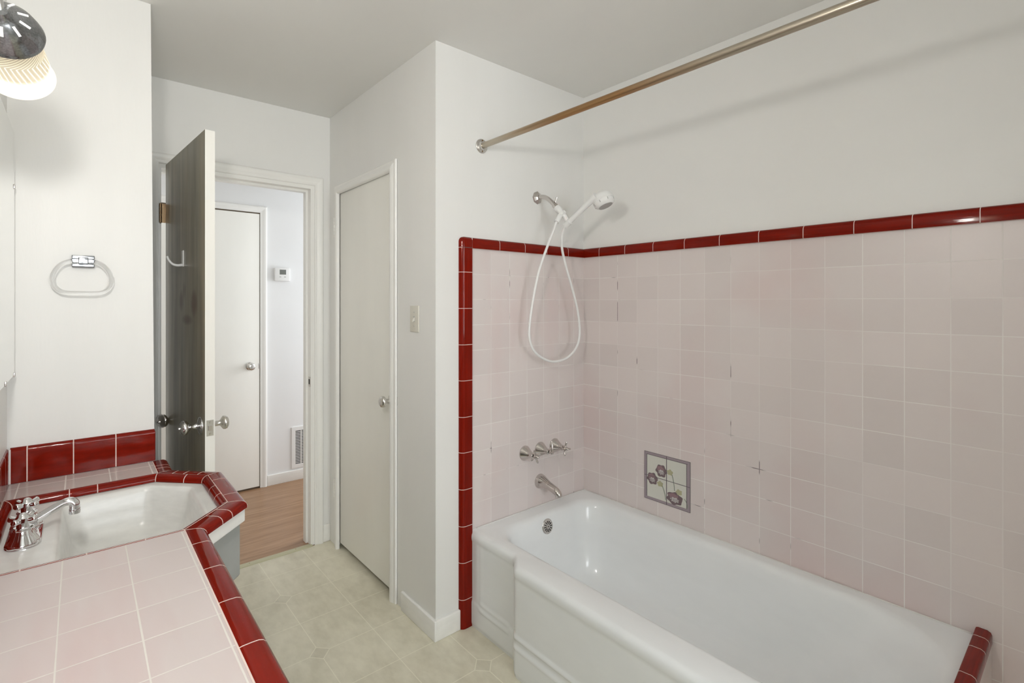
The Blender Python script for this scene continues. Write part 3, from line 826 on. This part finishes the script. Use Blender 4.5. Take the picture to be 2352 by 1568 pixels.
rs = [zring(rounded(offs(op, .010), .01), .7905), zring(rounded(offs(bas, -.009), .03), .7905), zring(rounded(offs(bas, -.003), .03), .7895),
      zring(rounded(offs(bas, .002), .032), .785), zring(rounded(offs(bas, .006), .034), .776), zring(rounded(offs(bas, .014), .04), .735),
      zring(rounded(offs(bas, .024), .045), .690), zring(rounded(offs(bas, .040), .05), .668), zring(rounded(offs(bas, .070), .05), .655), zring(rounded(offs(bas, .12), .04), .650)]
g = G(); g.rings(rs, True, (False, True)); g.build('basin', 'sinkenamel', snk, ang=60)
g = G(); g.lathe((.09, 1.70, .650), (0, 0, 1), [(0, .022), (.002, .022), (.003, .018), (.001, .012), (.0, .004)], 30); g.build('drain', 'chrome', snk)

# faucet: two cross handles on faceted bells and a long swing spout
fc = thing('sink_faucet', (-.108, 1.70, .7905), 'chrome sink faucet with cross handles and long spout', 'faucet')
def oct_(d, a): return 1 - .075 * (1 - abs(math.cos(4 * a))) * (1 if d < .045 else .3)
g = G()
pl = []
for k in range(40):
    a = 2 * PI * k / 40; e = .067 if True else 0
    x = .034 * math.copysign(abs(math.cos(a)) ** .9, math.cos(a)); y = (.034 * math.sin(a)) + (.055 if math.sin(a) > 0 else -.055)
    pl.append((-.108 + x, 1.700 + y))
g.rings([[(x, y, .7905) for x, y in pl], [(x, y, .7955) for x, y in pl], [(-.108 + (x + .108) * .9, 1.7 + (y - 1.7) * .97, .7995) for x, y in pl]], True, (True, True))
g.build('deck_plate', 'chrome', fc, ang=50)
for yy in (1.640, 1.760):
    g = G(); g.lathe((-.108, yy, .795), (0, 0, 1), [(0, .033), (.004, .0335), (.010, .031), (.020, .025), (.030, .0205), (.036, .019), (.038, .0205), (.041, .0205), (.0435, .017)], 48, facet=oct_)
    bl = g.build('bell', 'chrome', fc, ang=30)
    g = G(); g.lathe((-.108, yy, .838), (0, 0, 1), [(0, .012), (.010, .012), (.012, .015), (.022, .015), (.026, .011), (.031, .007), (.033, .003)], 24)
    for k in range(4):
        a = PI / 4 + k * PI / 2 + (.25 if yy < 1.7 else 0)
        d_ = Vector((math.cos(a), math.sin(a), 0)); b_ = Vector((-.108, yy, .855))
        g.tube([b_, b_ + d_ * .014, b_ + d_ * .027 + Vector((0, 0, .002)), b_ + d_ * .030 + Vector((0, 0, .0025))], [.006, .0062, .0075, .004], 12, sub=3)
    g.build('cross_handle', 'chrome', fc, ang=40)
g = G(); g.lathe((-.108, 1.70, .796), (0, 0, 1), [(0, .024), (.008, .022), (.016, .017), (.026, .016), (.028, .018), (.034, .018), (.038, .013), (.044, .009), (.047, .003)], 32); g.build('spout_body', 'chrome', fc, ang=40)
sec = [(math.cos(2 * PI * k / 16) * (1 if True else 1), math.sin(2 * PI * k / 16) * 1.15) for k in range(16)]
g = G(); g.tube([(-.102, 1.70, .8215), (-.078, 1.70, .8345), (-.052, 1.70, .8485), (-.034, 1.70, .8575), (-.021, 1.70, .8590), (-.0130, 1.70, .8515), (-.0118, 1.70, .838)], [.0110, .0105, .0098, .0098, .0105, .0115, .0114], 18, sub=7, sec=sec); sp = g.build('spout', 'chrome', fc, ang=50)
g = G(); g.lathe((-.0118, 1.70, .840), (0, 0, -1), [(0, .0114), (.003, .0122), (.006, .0122), (.0065, .0115), (.0075, .0115), (.008, .0122), (.014, .0122), (.0145, .009)], 28); g.build('aerator', 'chrome', sp, ang=40)
if 0: g.lathe((-.142, 1.705, .796), (0, 0, 1), [(0, .003), (.045, .003), (.046, .006), (.056, .0065), (.060, .003)], 16)

# ------------------------------------------------------------------ bathtub
FY0, FY1 = .2385, TY - .0008
def smooth(t): t = max(0, min(1, t)); return t * t * (3 - 2 * t)
def front_x(y):
    return 1.2925 - .0555 * (smooth((1.440 - y) / .085) if y > .9 else smooth((y - .40) / .085))
ysm = []
n1 = 26
ysm = [FY1 - (FY1 - 1.46) * k / 24 for k in range(25)] + [1.46 - (1.46 - 1.33) * k / 26 for k in range(1, 27)] + [1.33 - (1.33 - .52) * k / 40 for k in range(1, 41)] + [.52 - (.52 - .38) * k / 16 for k in range(1, 17)] + [.38 - (.38 - FY0) * k / 8 for k in range(1, 9)]
nf = len(ysm); tpar = [(FY1 - y) / (FY1 - FY0) for y in ysm]
ne, nb, nc = 14, 40, 10
def loop(x0, x1, y0, y1, z, r, r2=None, front=None):
    """rounded rectangle; travels front (from head to foot), foot end, back, head end"""
    r2 = r if r2 is None else r2           # r: head corners, r2: foot corners
    out = []
    def arc(cx, cy, rr, a0, a1):
        for k in range(nc):
            a = a0 + (a1 - a0) * (k + .5) / nc; out.append((cx + rr * math.cos(a), cy + rr * math.sin(a), z))
    ya, yb = y1 - r, y0 + r2
    for t in tpar:
        y = ya + (yb - ya) * t
        out.append((front(FY1 + (FY0 - FY1) * t) if front else x0, y, z))
    arc(x0 + r2, y0 + r2, r2, PI, 1.5 * PI)
    for k in range(ne): out.append((x0 + r2 + (x1 - x0 - 2 * r2) * (k + .5) / ne, y0, z))
    arc(x1 - r2, y0 + r2, r2, 1.5 * PI, 2 * PI)
    for k in range(nb): out.append((x1, y0 + r2 + (y1 - r - y0 - r2) * (k + .5) / nb, z))
    arc(x1 - r, y1 - r, r, 0, PI / 2)
    for k in range(ne): out.append((x1 - r - (x1 - x0 - 2 * r) * (k + .5) / ne, y1, z))
    arc(x0 + r, y1 - r, r, PI / 2, PI)
    return out
e_ = 0
BX1 = TX - .0008
Ro = .024
L_ = []
L_.append(loop(1.2925 + Ro, BX1, FY0, FY1, ZTUB, e_, front=lambda y: front_x(y) + Ro))      # top of rim at the roll
ix0, ix1, iy0, iy1 = 1.366, 1.972, .262, 1.612
L_.append(loop(ix0 - .022, ix1 + .026, iy0 - .014, iy1 + .03, ZTUB + .0005, .11, .25))
L_.append(loop(ix0 - .008, ix1 + .012, iy0 - .004, iy1 + .014, ZTUB - .003, .11, .25))
L_.append(loop(ix0 + .004, ix1 + .002, iy0 + .006, iy1 + .004, ZTUB - .012, .11, .25))
L_.append(loop(ix0 + .010, ix1 - .005, iy0 + .020, iy1 - .003, ZTUB - .030, .11, .25))
L_.append(loop(ix0 + .022, ix1 - .018, iy0 + .09, iy1 - .014, ZTUB - .10, .11, .24))
L_.append(loop(ix0 + .034, ix1 - .032, iy0 + .17, iy1 - .026, ZTUB - .18, .11, .23))
L_.append(loop(ix0 + .050, ix1 - .050, iy0 + .26, iy1 - .040, ZTUB - .26, .11, .21))
L_.append(loop(ix0 + .066, ix1 - .068, iy0 + .33, iy1 - .056, ZTUB - .31, .11, .19))
L_.append(loop(ix0 + .090, ix1 - .094, iy0 + .38, iy1 - .080, ZTUB - .335, .10, .16))
L_.append(loop(ix0 + .130, ix1 - .134, iy0 + .44, iy1 - .120, ZTUB - .345, .08, .12))
L_.append(loop(ix0 + .200, ix1 - .200, iy0 + .54, iy1 - .22, ZTUB - .350, .04, .06))
tub = thing('bathtub', (1.65, .97, 0), 'white enamel alcove bathtub with a stepped apron', 'bathtub')
g = G(); g.rings(L_, True, (False, True))
# apron: rolled edge, panel with two moulded bands, toe
zs = [ZTUB, ZTUB - .0015, ZTUB - .005, ZTUB - .010, ZTUB - .016, ZTUB - .024, ZTUB - .034] + [.365 - .365 * k / 60 for k in range(61)]
def band(d, c, w_, h):
    t = (d - c) / w_
    return h * math.exp(-t * t * 2.2) if abs(t) < 2.5 else 0
def apron_x(y, z):
    x = front_x(y)
    d = ZTUB - z
    if d < Ro: roll = Ro - math.sqrt(max(0, Ro * Ro - (Ro - d) ** 2))
    else: roll = 0
    out = 0
    # panel sits a little behind the roll and the base
    out += .004 * smooth((d - .03) / .02) * smooth((z - .10) / .02)
    # panel outline: the bead turns up into a vertical line near the wall end
    ys_ = y if y > .97 else 1.94 - y
    u_ = (FY1 - ys_)
    end = smooth((u_ - .040) / .012)
    if ys_ > 1.40:          # recessed end panel
        hx_ = smooth((u_ - .05) / .03) * smooth((ys_ - 1.452) / .02)
        out -= (band(z, .118, .008, .005) + band(z, .092, .008, .004)) * hx_
        vx_ = smooth((z - .105) / .02) * smooth((.375 - z) / .03)
        out -= (band(u_, .045, .007, .004) + band(u_, .068, .007, .003)) * vx_
    else:
        out -= band(z, .148, .010, .0065) + band(z, .112, .010, .005)
    out += .004 * smooth((.02 - z) / .02)
    return x + roll + out
g2 = []
for y in ysm: g2.append([(apron_x(y, z), y, z) for z in zs])
o0 = g.add([p for r_ in g2 for p in r_], [])
nz = len(zs)
for i in range(nf - 1):
    for j in range(nz - 1):
        a = o0 + i * nz + j
        g.f.append((a, a + nz, a + nz + 1, a + 1)); g.m.append(0)
# hidden closing faces
hid = G()
g.box(1.33, BX1 - .01, FY0 + .002, FY0 + .006, .0, ZTUB - .03)
g.build('tub_body', 'enamel', tub, ang=70, weld=True)
def caulk():
    m, nt, b = new_mat('old_caulk')
    f = ramp(nt, noise(nt, 38, detail=2), .57, .63)
    k = ramp(nt, noise(nt, 3.1, detail=1), .46, .56)
    L(nt, mixc(nt, math_node(nt, 'MULTIPLY', f, k), (.74, .73, .71), (.10, .09, .095)), b.inputs['Base Color']); b.inputs['Roughness'].default_value = .6
    return m
M['caulk'] = caulk()
g = G(); g.tube([(1.325, FY1 - .0032, ZTUB + .0005), (BX1 - .004, FY1 - .0032, ZTUB + .0005)], .0026, 8, smooth=False); g.tube([(BX1 - .0032, FY1 - .004, ZTUB + .0005), (BX1 - .0032, FY0 + .006, ZTUB + .0005)], .0026, 8, smooth=False)
g.build('caulk_line', 'caulk', tub)
ov = Vector((1.6615, 1.6065, .352)); oax = Vector((0, -1, .16)).normalized()
g = G(); g.lathe(ov, oax, [(-.004, .033), (.002, .0335), (.004, .031), (.0035, .029), (.005, .024), (.0065, .012), (.007, .002)], 40); op_ = g.build('overflow_plate', 'oldchrome', tub, ang=40)
u = (Vector((0, 0, 1)) - oax * oax.z).normalized(); w = oax.cross(u)
for k in range(12):
    a = 2 * PI * k / 12
    rd = u * math.cos(a) + w * math.sin(a)
    g = G(); g.tube([ov + oax * .0066 + rd * .0095, ov + oax * .0054 + rd * .0235], [.0012, .0024], 8, smooth=False); g.build('slot', 'black', op_)
g = G(); g.lathe(ov + oax * .0065, oax, [(0, .0035), (.001, .003)], 12); g.build('screw', 'black', op_)
g = G(); g.lathe((1.665, 1.40, ZTUB - .350), (0, 0, 1), [(0, .026), (.002, .025), (.003, .02), (.001, .015), (0, .004)], 30); g.build('drain', 'oldchrome', tub)

# ------------------------------------------------------------------ tub fittings on the short wall
Z_H = .674
def flange(g, x, z): g.lathe((x, TY, z), (0, -1, 0), [(-.001, .034), (.003, .0345), (.006, .033), (.014, .0285), (.028, .021), (.042, .0145), (.050, .0125), (.054, .0135), (.058, .0125), (.060, .009)], 40)
def cross(g, x, z, rot):
    base_ = Vector((x, TY - .060, z))
    g.lathe(base_, (0, -1, 0), [(0, .0055), (.006, .0055), (.008, .009), (.014, .010), (.022, .009), (.026, .006), (.032, .004), (.034, .001)], 20)
    for k in range(4):
        a = rot + k * PI / 2
        d_ = Vector((math.cos(a), 0, math.sin(a))); b_ = base_ + Vector((0, -.012, 0))
        g.tube([b_ + d_ * .004, b_ + d_ * .015, b_ + d_ * .027 + Vector((0, -.003, 0)), b_ + d_ * .034 + Vector((0, -.004, 0))], [.0052, .0042, .0050, .0028], 10, sub=3)
names = [('worn chrome cross handle nearest the red bullnose tiles', 1.613, 'cross', .35), ('worn chrome lever handle between the two cross handles', 1.7134, 'lever', 0), ('worn chrome cross handle nearest the wall corner', 1.8132, 'cross', 1.35)]
for lab, x, typ, rot in names:
    t = thing('tub_valve', (x, TY, Z_H), lab, 'tub valve', 'tub valves above the spout')
    g = G(); flange(g, x, Z_H); g.build('escutcheon', 'oldchrome', t, ang=45)
    g = G(); g.lathe((x, TY - .059, Z_H), (0, -1, 0), [(0, .0062), (.004, .0062)], 16); g.build('packing_nut', 'black', t)
    g = G()
    if typ == 'cross': cross(g, x, Z_H, rot)
    else:
        g.lathe((x, TY - .060, Z_H), (0, -1, 0), [(0, .0055), (.012, .006), (.018, .007), (.026, .006), (.028, .002)], 18)
        g.tube([(x, TY - .078, Z_H - .006), (x + .001, TY - .080, Z_H + .012), (x + .004, TY - .077, Z_H + .036), (x + .006, TY - .072, Z_H + .052)], [.006, .0052, .0045, .0035], 12)
    g.build('cross_handle' if typ == 'cross' else 'lever', 'oldchrome', t, ang=40)
ts = thing('tub_spout', (1.7134, TY, .521), 'worn chrome bell shaped tub spout under the three handles', 'tub spout')
g = G()
g.tube([(1.7134, TY + .001, .521), (1.7134, TY - .004, .521), (1.7134, TY - .016, .521), (1.7134, TY - .034, .519), (1.7134, TY - .058, .514), (1.7134, TY - .085, .508), (1.7134, TY - .105, .502), (1.7134, TY - .119, .492), (1.7134, TY - .123, .480)],
       [.0345, .0345, .031, .0245, .0195, .0180, .0175, .0165, .0150], 28, sub=5)
g.build('spout_body', 'oldchrome', ts, ang=50)
g = G(); g.lathe((1.7134, TY - .1235, .4805), (0, -.15, -1), [(0, .012), (.0006, .011)], 20); g.build('outlet', 'black', ts)

# ------------------------------------------------------------------ hand shower
hs = thing('hand_shower', (1.7045, YS, 1.8795), 'white hand shower with looped hose on a chrome wall arm', 'hand shower')
g = G(); g.lathe((1.7045, YS + .0005, 1.8795), (0, -1, 0), [(0, .031), (.004, .031), (.008, .027), (.014, .018), (.017, .013)], 8); g.build('flange', 'oldchrome', hs, ang=20)
g = G(); g.tube([(1.7045, YS - .004, 1.8795), (1.7045, YS - .035, 1.879), (1.7045, YS - .065, 1.868), (1.7045, YS - .095, 1.846), (1.7045, YS - .118, 1.824)], .0105, 16); g.build('arm', 'oldchrome', hs)
dn = Vector((0, -.72, -.69)).normalized()
e0 = Vector((1.7045, YS - .113, 1.829))
g = G(); g.lathe(e0, dn, [(0, .0115), (.002, .0135), (.020, .0140), (.024, .0125)], 24); g.tube([e0 + Vector((0, -.004, .012)), e0 + Vector((.004, -.012, .034))], .0035, 10, smooth=False); g.build('shutoff_valve', 'oldchrome', hs)
e1 = e0 + dn * .023
g = G(); g.lathe(e1, dn, [(0, .0165), (.012, .0172), (.013, .0155), (.026, .0155), (.030, .013), (.034, .0125), (.056, .0125), (.058, .008)], 24)
e2 = e1 + dn * .045
hd = Vector((.42, .30, .62)); 
g.tube([e2 + Vector((.012, .0, .010)), e2 + Vector((-.012, .004, -.012)), e2 + Vector((-.0315, .006, -.0415))], [.011, .0115, .0115], 16, smooth=False)
hA0 = Vector((1.7212, 1.532, 1.739)); g.tube([e2 + Vector((.0, -.002, .002)), e2.lerp(hA0, .5) + Vector((.002, 0, .002)), hA0], [.011, .0105, .012], 14, smooth=False)
g.build('swivel_holder', 'plastic', hs, ang=40)
hA = Vector((1.7195, 1.548, 1.728)); hB = Vector((1.7320, 1.400, 1.828)); hv = (hB - hA).normalized()
g = G(); g.tube([hA, hA + hv * .03, hA + hv * .032, hA.lerp(hB, .45), hA.lerp(hB, .8), hB, hB + hv * .02], [.0145, .0150, .0118, .0115, .0130, .0150, .018], 18, smooth=False); g.build('hand_grip', 'plastic', hs, ang=40)
hc_ = Vector((1.770, 1.380, 1.833)); fax = Vector((.10, -.40, -.92)).normalized()
g = G(); g.lathe(hc_ - fax * .030, fax, [(0, .004), (.003, .020), (.010, .034), (.022, .0435), (.034, .0465), (.042, .0470), (.0435, .0455), (.045, .0465), (.056, .0455), (.064, .040), (.070, .033)], 44); hh_ = g.build('shower_head', 'plastic', hs, ang=40)
g = G(); g.lathe(hc_ + fax * .0395, fax, [(0, .031), (.0012, .030), (.0018, .019), (.0008, .016)], 36); g.build('spray_face', 'gasket', hh_)
uu = (Vector((0, 0, 1)) - fax * fax.z).normalized(); ww = fax.cross(uu)
for k in range(8):
    a = 2 * PI * k / 8
    rd = uu * math.cos(a) + ww * math.sin(a)
    g = G(); g.tube([hc_ + fax * .018 + rd * .0462, hc_ + fax * .028 + rd * .0452], .0016, 6, smooth=False); g.build('grip_notch', 'gasket', hh_)
hp = [(1.6745, 1.560, 1.7425), (1.6690, 1.563, 1.7300), (1.6680, 1.575, 1.7015), (1.6500, 1.590, 1.6415), (1.6068, 1.604, 1.5232), (1.5794, 1.612, 1.4053), (1.5631, 1.618, 1.2987), (1.5604, 1.620, 1.2213), (1.5876, 1.620, 1.1616), (1.6488, 1.620, 1.1202), (1.7209, 1.618, 1.1009), (1.8051, 1.615, 1.1132), (1.8646, 1.612, 1.1553), (1.8869, 1.608, 1.2174), (1.8741, 1.604, 1.3128), (1.8331, 1.600, 1.424), (1.7807, 1.594, 1.5303), (1.7386, 1.585, 1.6201), (1.7250, 1.575, 1.683), (1.7225, 1.560, 1.716), (1.7195, 1.549, 1.729)]
g = G(); g.tube(hp, .0058, 12, sub=5); g.build('hose', 'plastic', hs)

# ------------------------------------------------------------------ curtain rod
cr = thing('curtain_rod', (1.3626, YS, 2.061), 'bronze tinted shower curtain rod across the tub alcove', 'curtain rod')
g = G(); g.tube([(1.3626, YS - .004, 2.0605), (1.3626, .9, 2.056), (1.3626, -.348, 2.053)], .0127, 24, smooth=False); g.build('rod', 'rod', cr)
g = G(); g.lathe((1.3626, YS + .0005, 2.0605), (0, -1, 0), [(0, .0315), (.004, .0315), (.007, .029), (.009, .021), (.013, .0185), (.020, .0175), (.020, .013)], 36); fl = g.build('flange', 'nickel', cr, ang=35)
for zz in (-.024, .024):
    g = G(); g.lathe((1.3626, YS - .008, 2.0605 + zz), (0, -1, 0), [(0, .0035), (.0012, .003)], 12); g.build('screw', 'bronze', fl)

# ------------------------------------------------------------------ painted tile panel by the tub
pan = thing('painted_tile_panel', (TX, 1.231, .581), 'four cream tiles painted with purple flowers in the pink wall', 'tile panel')
PY0, PY1, PZ0, PZ1 = 1.3434, 1.118, .691, .473
def PP(u_, v_, h): return (TX - h, PY0 + (PY1 - PY0) * u_, PZ0 + (PZ1 - PZ0) * v_)
def flat(g, pts, h0, h1, mi=0):
    n = len(pts)
    g.add([PP(a, b, h0) for a, b in pts] + [PP(a, b, h1) for a, b in pts], [tuple(range(n)), tuple(range(2 * n - 1, n - 1, -1))] + [(i, i + n, (i + 1) % n + n, (i + 1) % n) for i in range(n)], mi)
for i in range(2):
    for j in range(2):
        u0, u1 = .5 * i + (.005 if i else 0), .5 * i + (.5 if i else .495); v0, v1 = .5 * j + (.005 if j else 0), .5 * j + (.5 if j else .495)
        g = G(); flat(g, [(u0, v0), (u1, v0), (u1, v1), (u0, v1)], -.004, .0022); tl = g.build('tile', 'creamtile', pan, smooth=False)
g = G()
bw = .058
for q in ([(bw, 0), (1 - bw * 1.25, 0), (1 - bw * 1.25, bw), (bw, bw)], [(bw, 1 - bw), (1 - bw * 1.25, 1 - bw), (1 - bw * 1.25, 1), (bw, 1)], [(0, 0), (bw, 0), (bw, 1), (0, 1)], [(1 - bw * 1.25, 0), (1, 0), (1, 1), (1 - bw * 1.25, 1)]): flat(g, q, .002, .0028)
g.build('border', 'border', pan, smooth=False)
g = G(); hq = .0030
for q in ([(0, 0), (1, 0), (1, .008), (0, .008)], [(0, .992), (1, .992), (1, 1), (0, 1)], [(0, 0), (.008, 0), (.008, 1), (0, 1)], [(.992, 0), (1, 0), (1, 1), (.992, 1)], [(bw - .008, bw), (bw + .004, bw), (bw + .004, 1 - bw), (bw - .008, 1 - bw)], [(bw, bw - .006), (1 - bw, bw - .006), (1 - bw, bw + .004), (bw, bw + .004)], [(1 - bw * 1.25 - .006, bw), (1 - bw * 1.25 + .006, bw), (1 - bw * 1.25 + .006, 1 - bw), (1 - bw * 1.25 - .006, 1 - bw)], [(.494, 0), (.506, 0), (.506, 1), (.494, 1)], [(0, .495), (1, .495), (1, .505), (0, .505)]): hq += .00004; flat(g, q, .0024, hq)
g.build('outline', 'line', pan, smooth=False)
def blob(cu, cv, ru, rv, lobes, amp, ph=0, n=60): return [(cu + ru * (1 + amp * math.cos(lobes * a + ph) + amp * .5 * math.sin((lobes + 3) * a)) * math.cos(a), cv + rv * (1 + amp * math.cos(lobes * a + ph)) * math.sin(a)) for a in [2 * PI * k / n for k in range(n)]]
def stroke(p, q, c, w_): 
    out = []; back = []
    for k in range(9):
        t = k / 8; x = p[0] + (q[0] - p[0]) * t + c * math.sin(PI * t); y = p[1] + (q[1] - p[1]) * t
        out.append((x - w_, y)); back.append((x + w_, y))
    return out + back[::-1]
for (fu, fv, ru, rv, lu, lv, s0, s1, c, ph) in ((.385, .335, .118, .125, .575, .315, (.62, .35), (.672, .66), .01, .3), (.185, .545, .118, .120, .36, .61, (.40, .62), (.482, .90), .015, 1.1), (.675, .815, .165, .125, .765, .665, (.875, .76), (.935, .93), .03, 2.0)):
    fl_ = G(); flat(fl_, blob(fu, fv, ru, rv, 6, .09, ph), .0024, .0030, 0)
    flat(fl_, blob(fu - ru * .15, fv - rv * .35, ru * .62, rv * .42, 5, .12, ph), .0026, .0033, 1)
    flat(fl_, blob(fu + ru * .02, fv + rv * .22, ru * .52, rv * .38, 7, .16, ph), .0026, .0034, 2)
    for k in range(5): flat(fl_, stroke((fu - ru * .4 + ru * .22 * k, fv + rv * .05), (fu - ru * .5 + ru * .25 * k, fv + rv * .62), .01, .0045), .0027, .0037, 0)
    flat(fl_, blob(lu, lv, .062, .055, 5, .13, ph + 1), .0024, .0032, 3)
    flat(fl_, stroke(s0, s1, c, .007), .0024, .0032, 4)
    fl_.build('painted_flower', ['purple', 'petal', 'pale', 'leaf', 'stem'], pan, smooth=False)

# ------------------------------------------------------------------ lights
def area(name, loc, rot, sx, sy, power, col):
    l = bpy.data.lights.new(name, 'AREA'); l.shape = 'RECTANGLE'; l.size = sx; l.size_y = sy; l.energy = power; l.color = col
    o = bpy.data.objects.new(name, l); C.objects.link(o); o.location = loc; o.rotation_euler = rot; return o
area('window_daylight', ((WX0 + WX1) / 2, YF - .20, (WZ0 + WZ1) / 2), (math.radians(90), 0, 0), 1.15, 1.1, 29, (.93, .975, 1.0))
area('hall_top_fill', (-.2, 3.40, ZC - .02), (0, 0, 0), 1.0, .6, 2.2, (1, .97, .92))  # added unseen fill under the hall ceiling, no fixture there
area('hall_side_fill', (2.75, 3.42, 1.35), (0, math.radians(90), 0), 1.4, .8, 15, (.93, .97, 1.0))  # added unseen fill at the hall end, where no window is built
for q in LAMPS[:1]:
    pl = bpy.data.lights.new('vanity_bulb_glow', 'POINT'); pl.energy = .26; pl.color = (1, .95, .84); pl.shadow_soft_size = .02
    po = bpy.data.objects.new('vanity_bulb_glow', pl); C.objects.link(po); po.location = q - Vector((0, .035, -.009))
for q in LAMPS:
    pl = bpy.data.lights.new('vanity_and_fill_light', 'POINT'); pl.energy = .3 if q.y > .6 else 20; pl.color = (1, .975, .93); pl.shadow_soft_size = .03 if q.y > .6 else .06  # the strong one is the unseen added lamp, filling the room
    po = bpy.data.objects.new('vanity_and_fill_light', pl); C.objects.link(po); po.location = q

wd = bpy.data.worlds.new('World'); S.world = wd; wd.use_nodes = True
bg = wd.node_tree.nodes['Background']; bg.inputs[0].default_value = (.85, .92, 1, 1); bg.inputs[1].default_value = 1.0

# ------------------------------------------------------------------ camera
cam = bpy.data.cameras.new('Camera'); cam.sensor_fit = 'HORIZONTAL'; cam.sensor_width = 36
F = 1149.8149
cam.lens = F * 36 / 2352
cam.shift_x = (1176 - 1117.5768) / 2352
cam.shift_y = -(784 - 694.1364) / 2352
cam.clip_start = .01
co = bpy.data.objects.new('Camera', cam); C.objects.link(co)
co.location = (0, 0, 1.3778)
co.rotation_euler = (PI / 2, 0, -.6815)
S.camera = co
vs_ = S.view_settings
vs_.view_transform = 'Standard'; vs_.look = 'None'; vs_.gamma = 1; vs_.exposure = .57; vs_.use_curve_mapping = False
S.cycles.max_bounces = 14; S.cycles.diffuse_bounces = 9; S.cycles.glossy_bounces = 6; S.cycles.transmission_bounces = 10
S.cycles.sample_clamp_indirect = 6
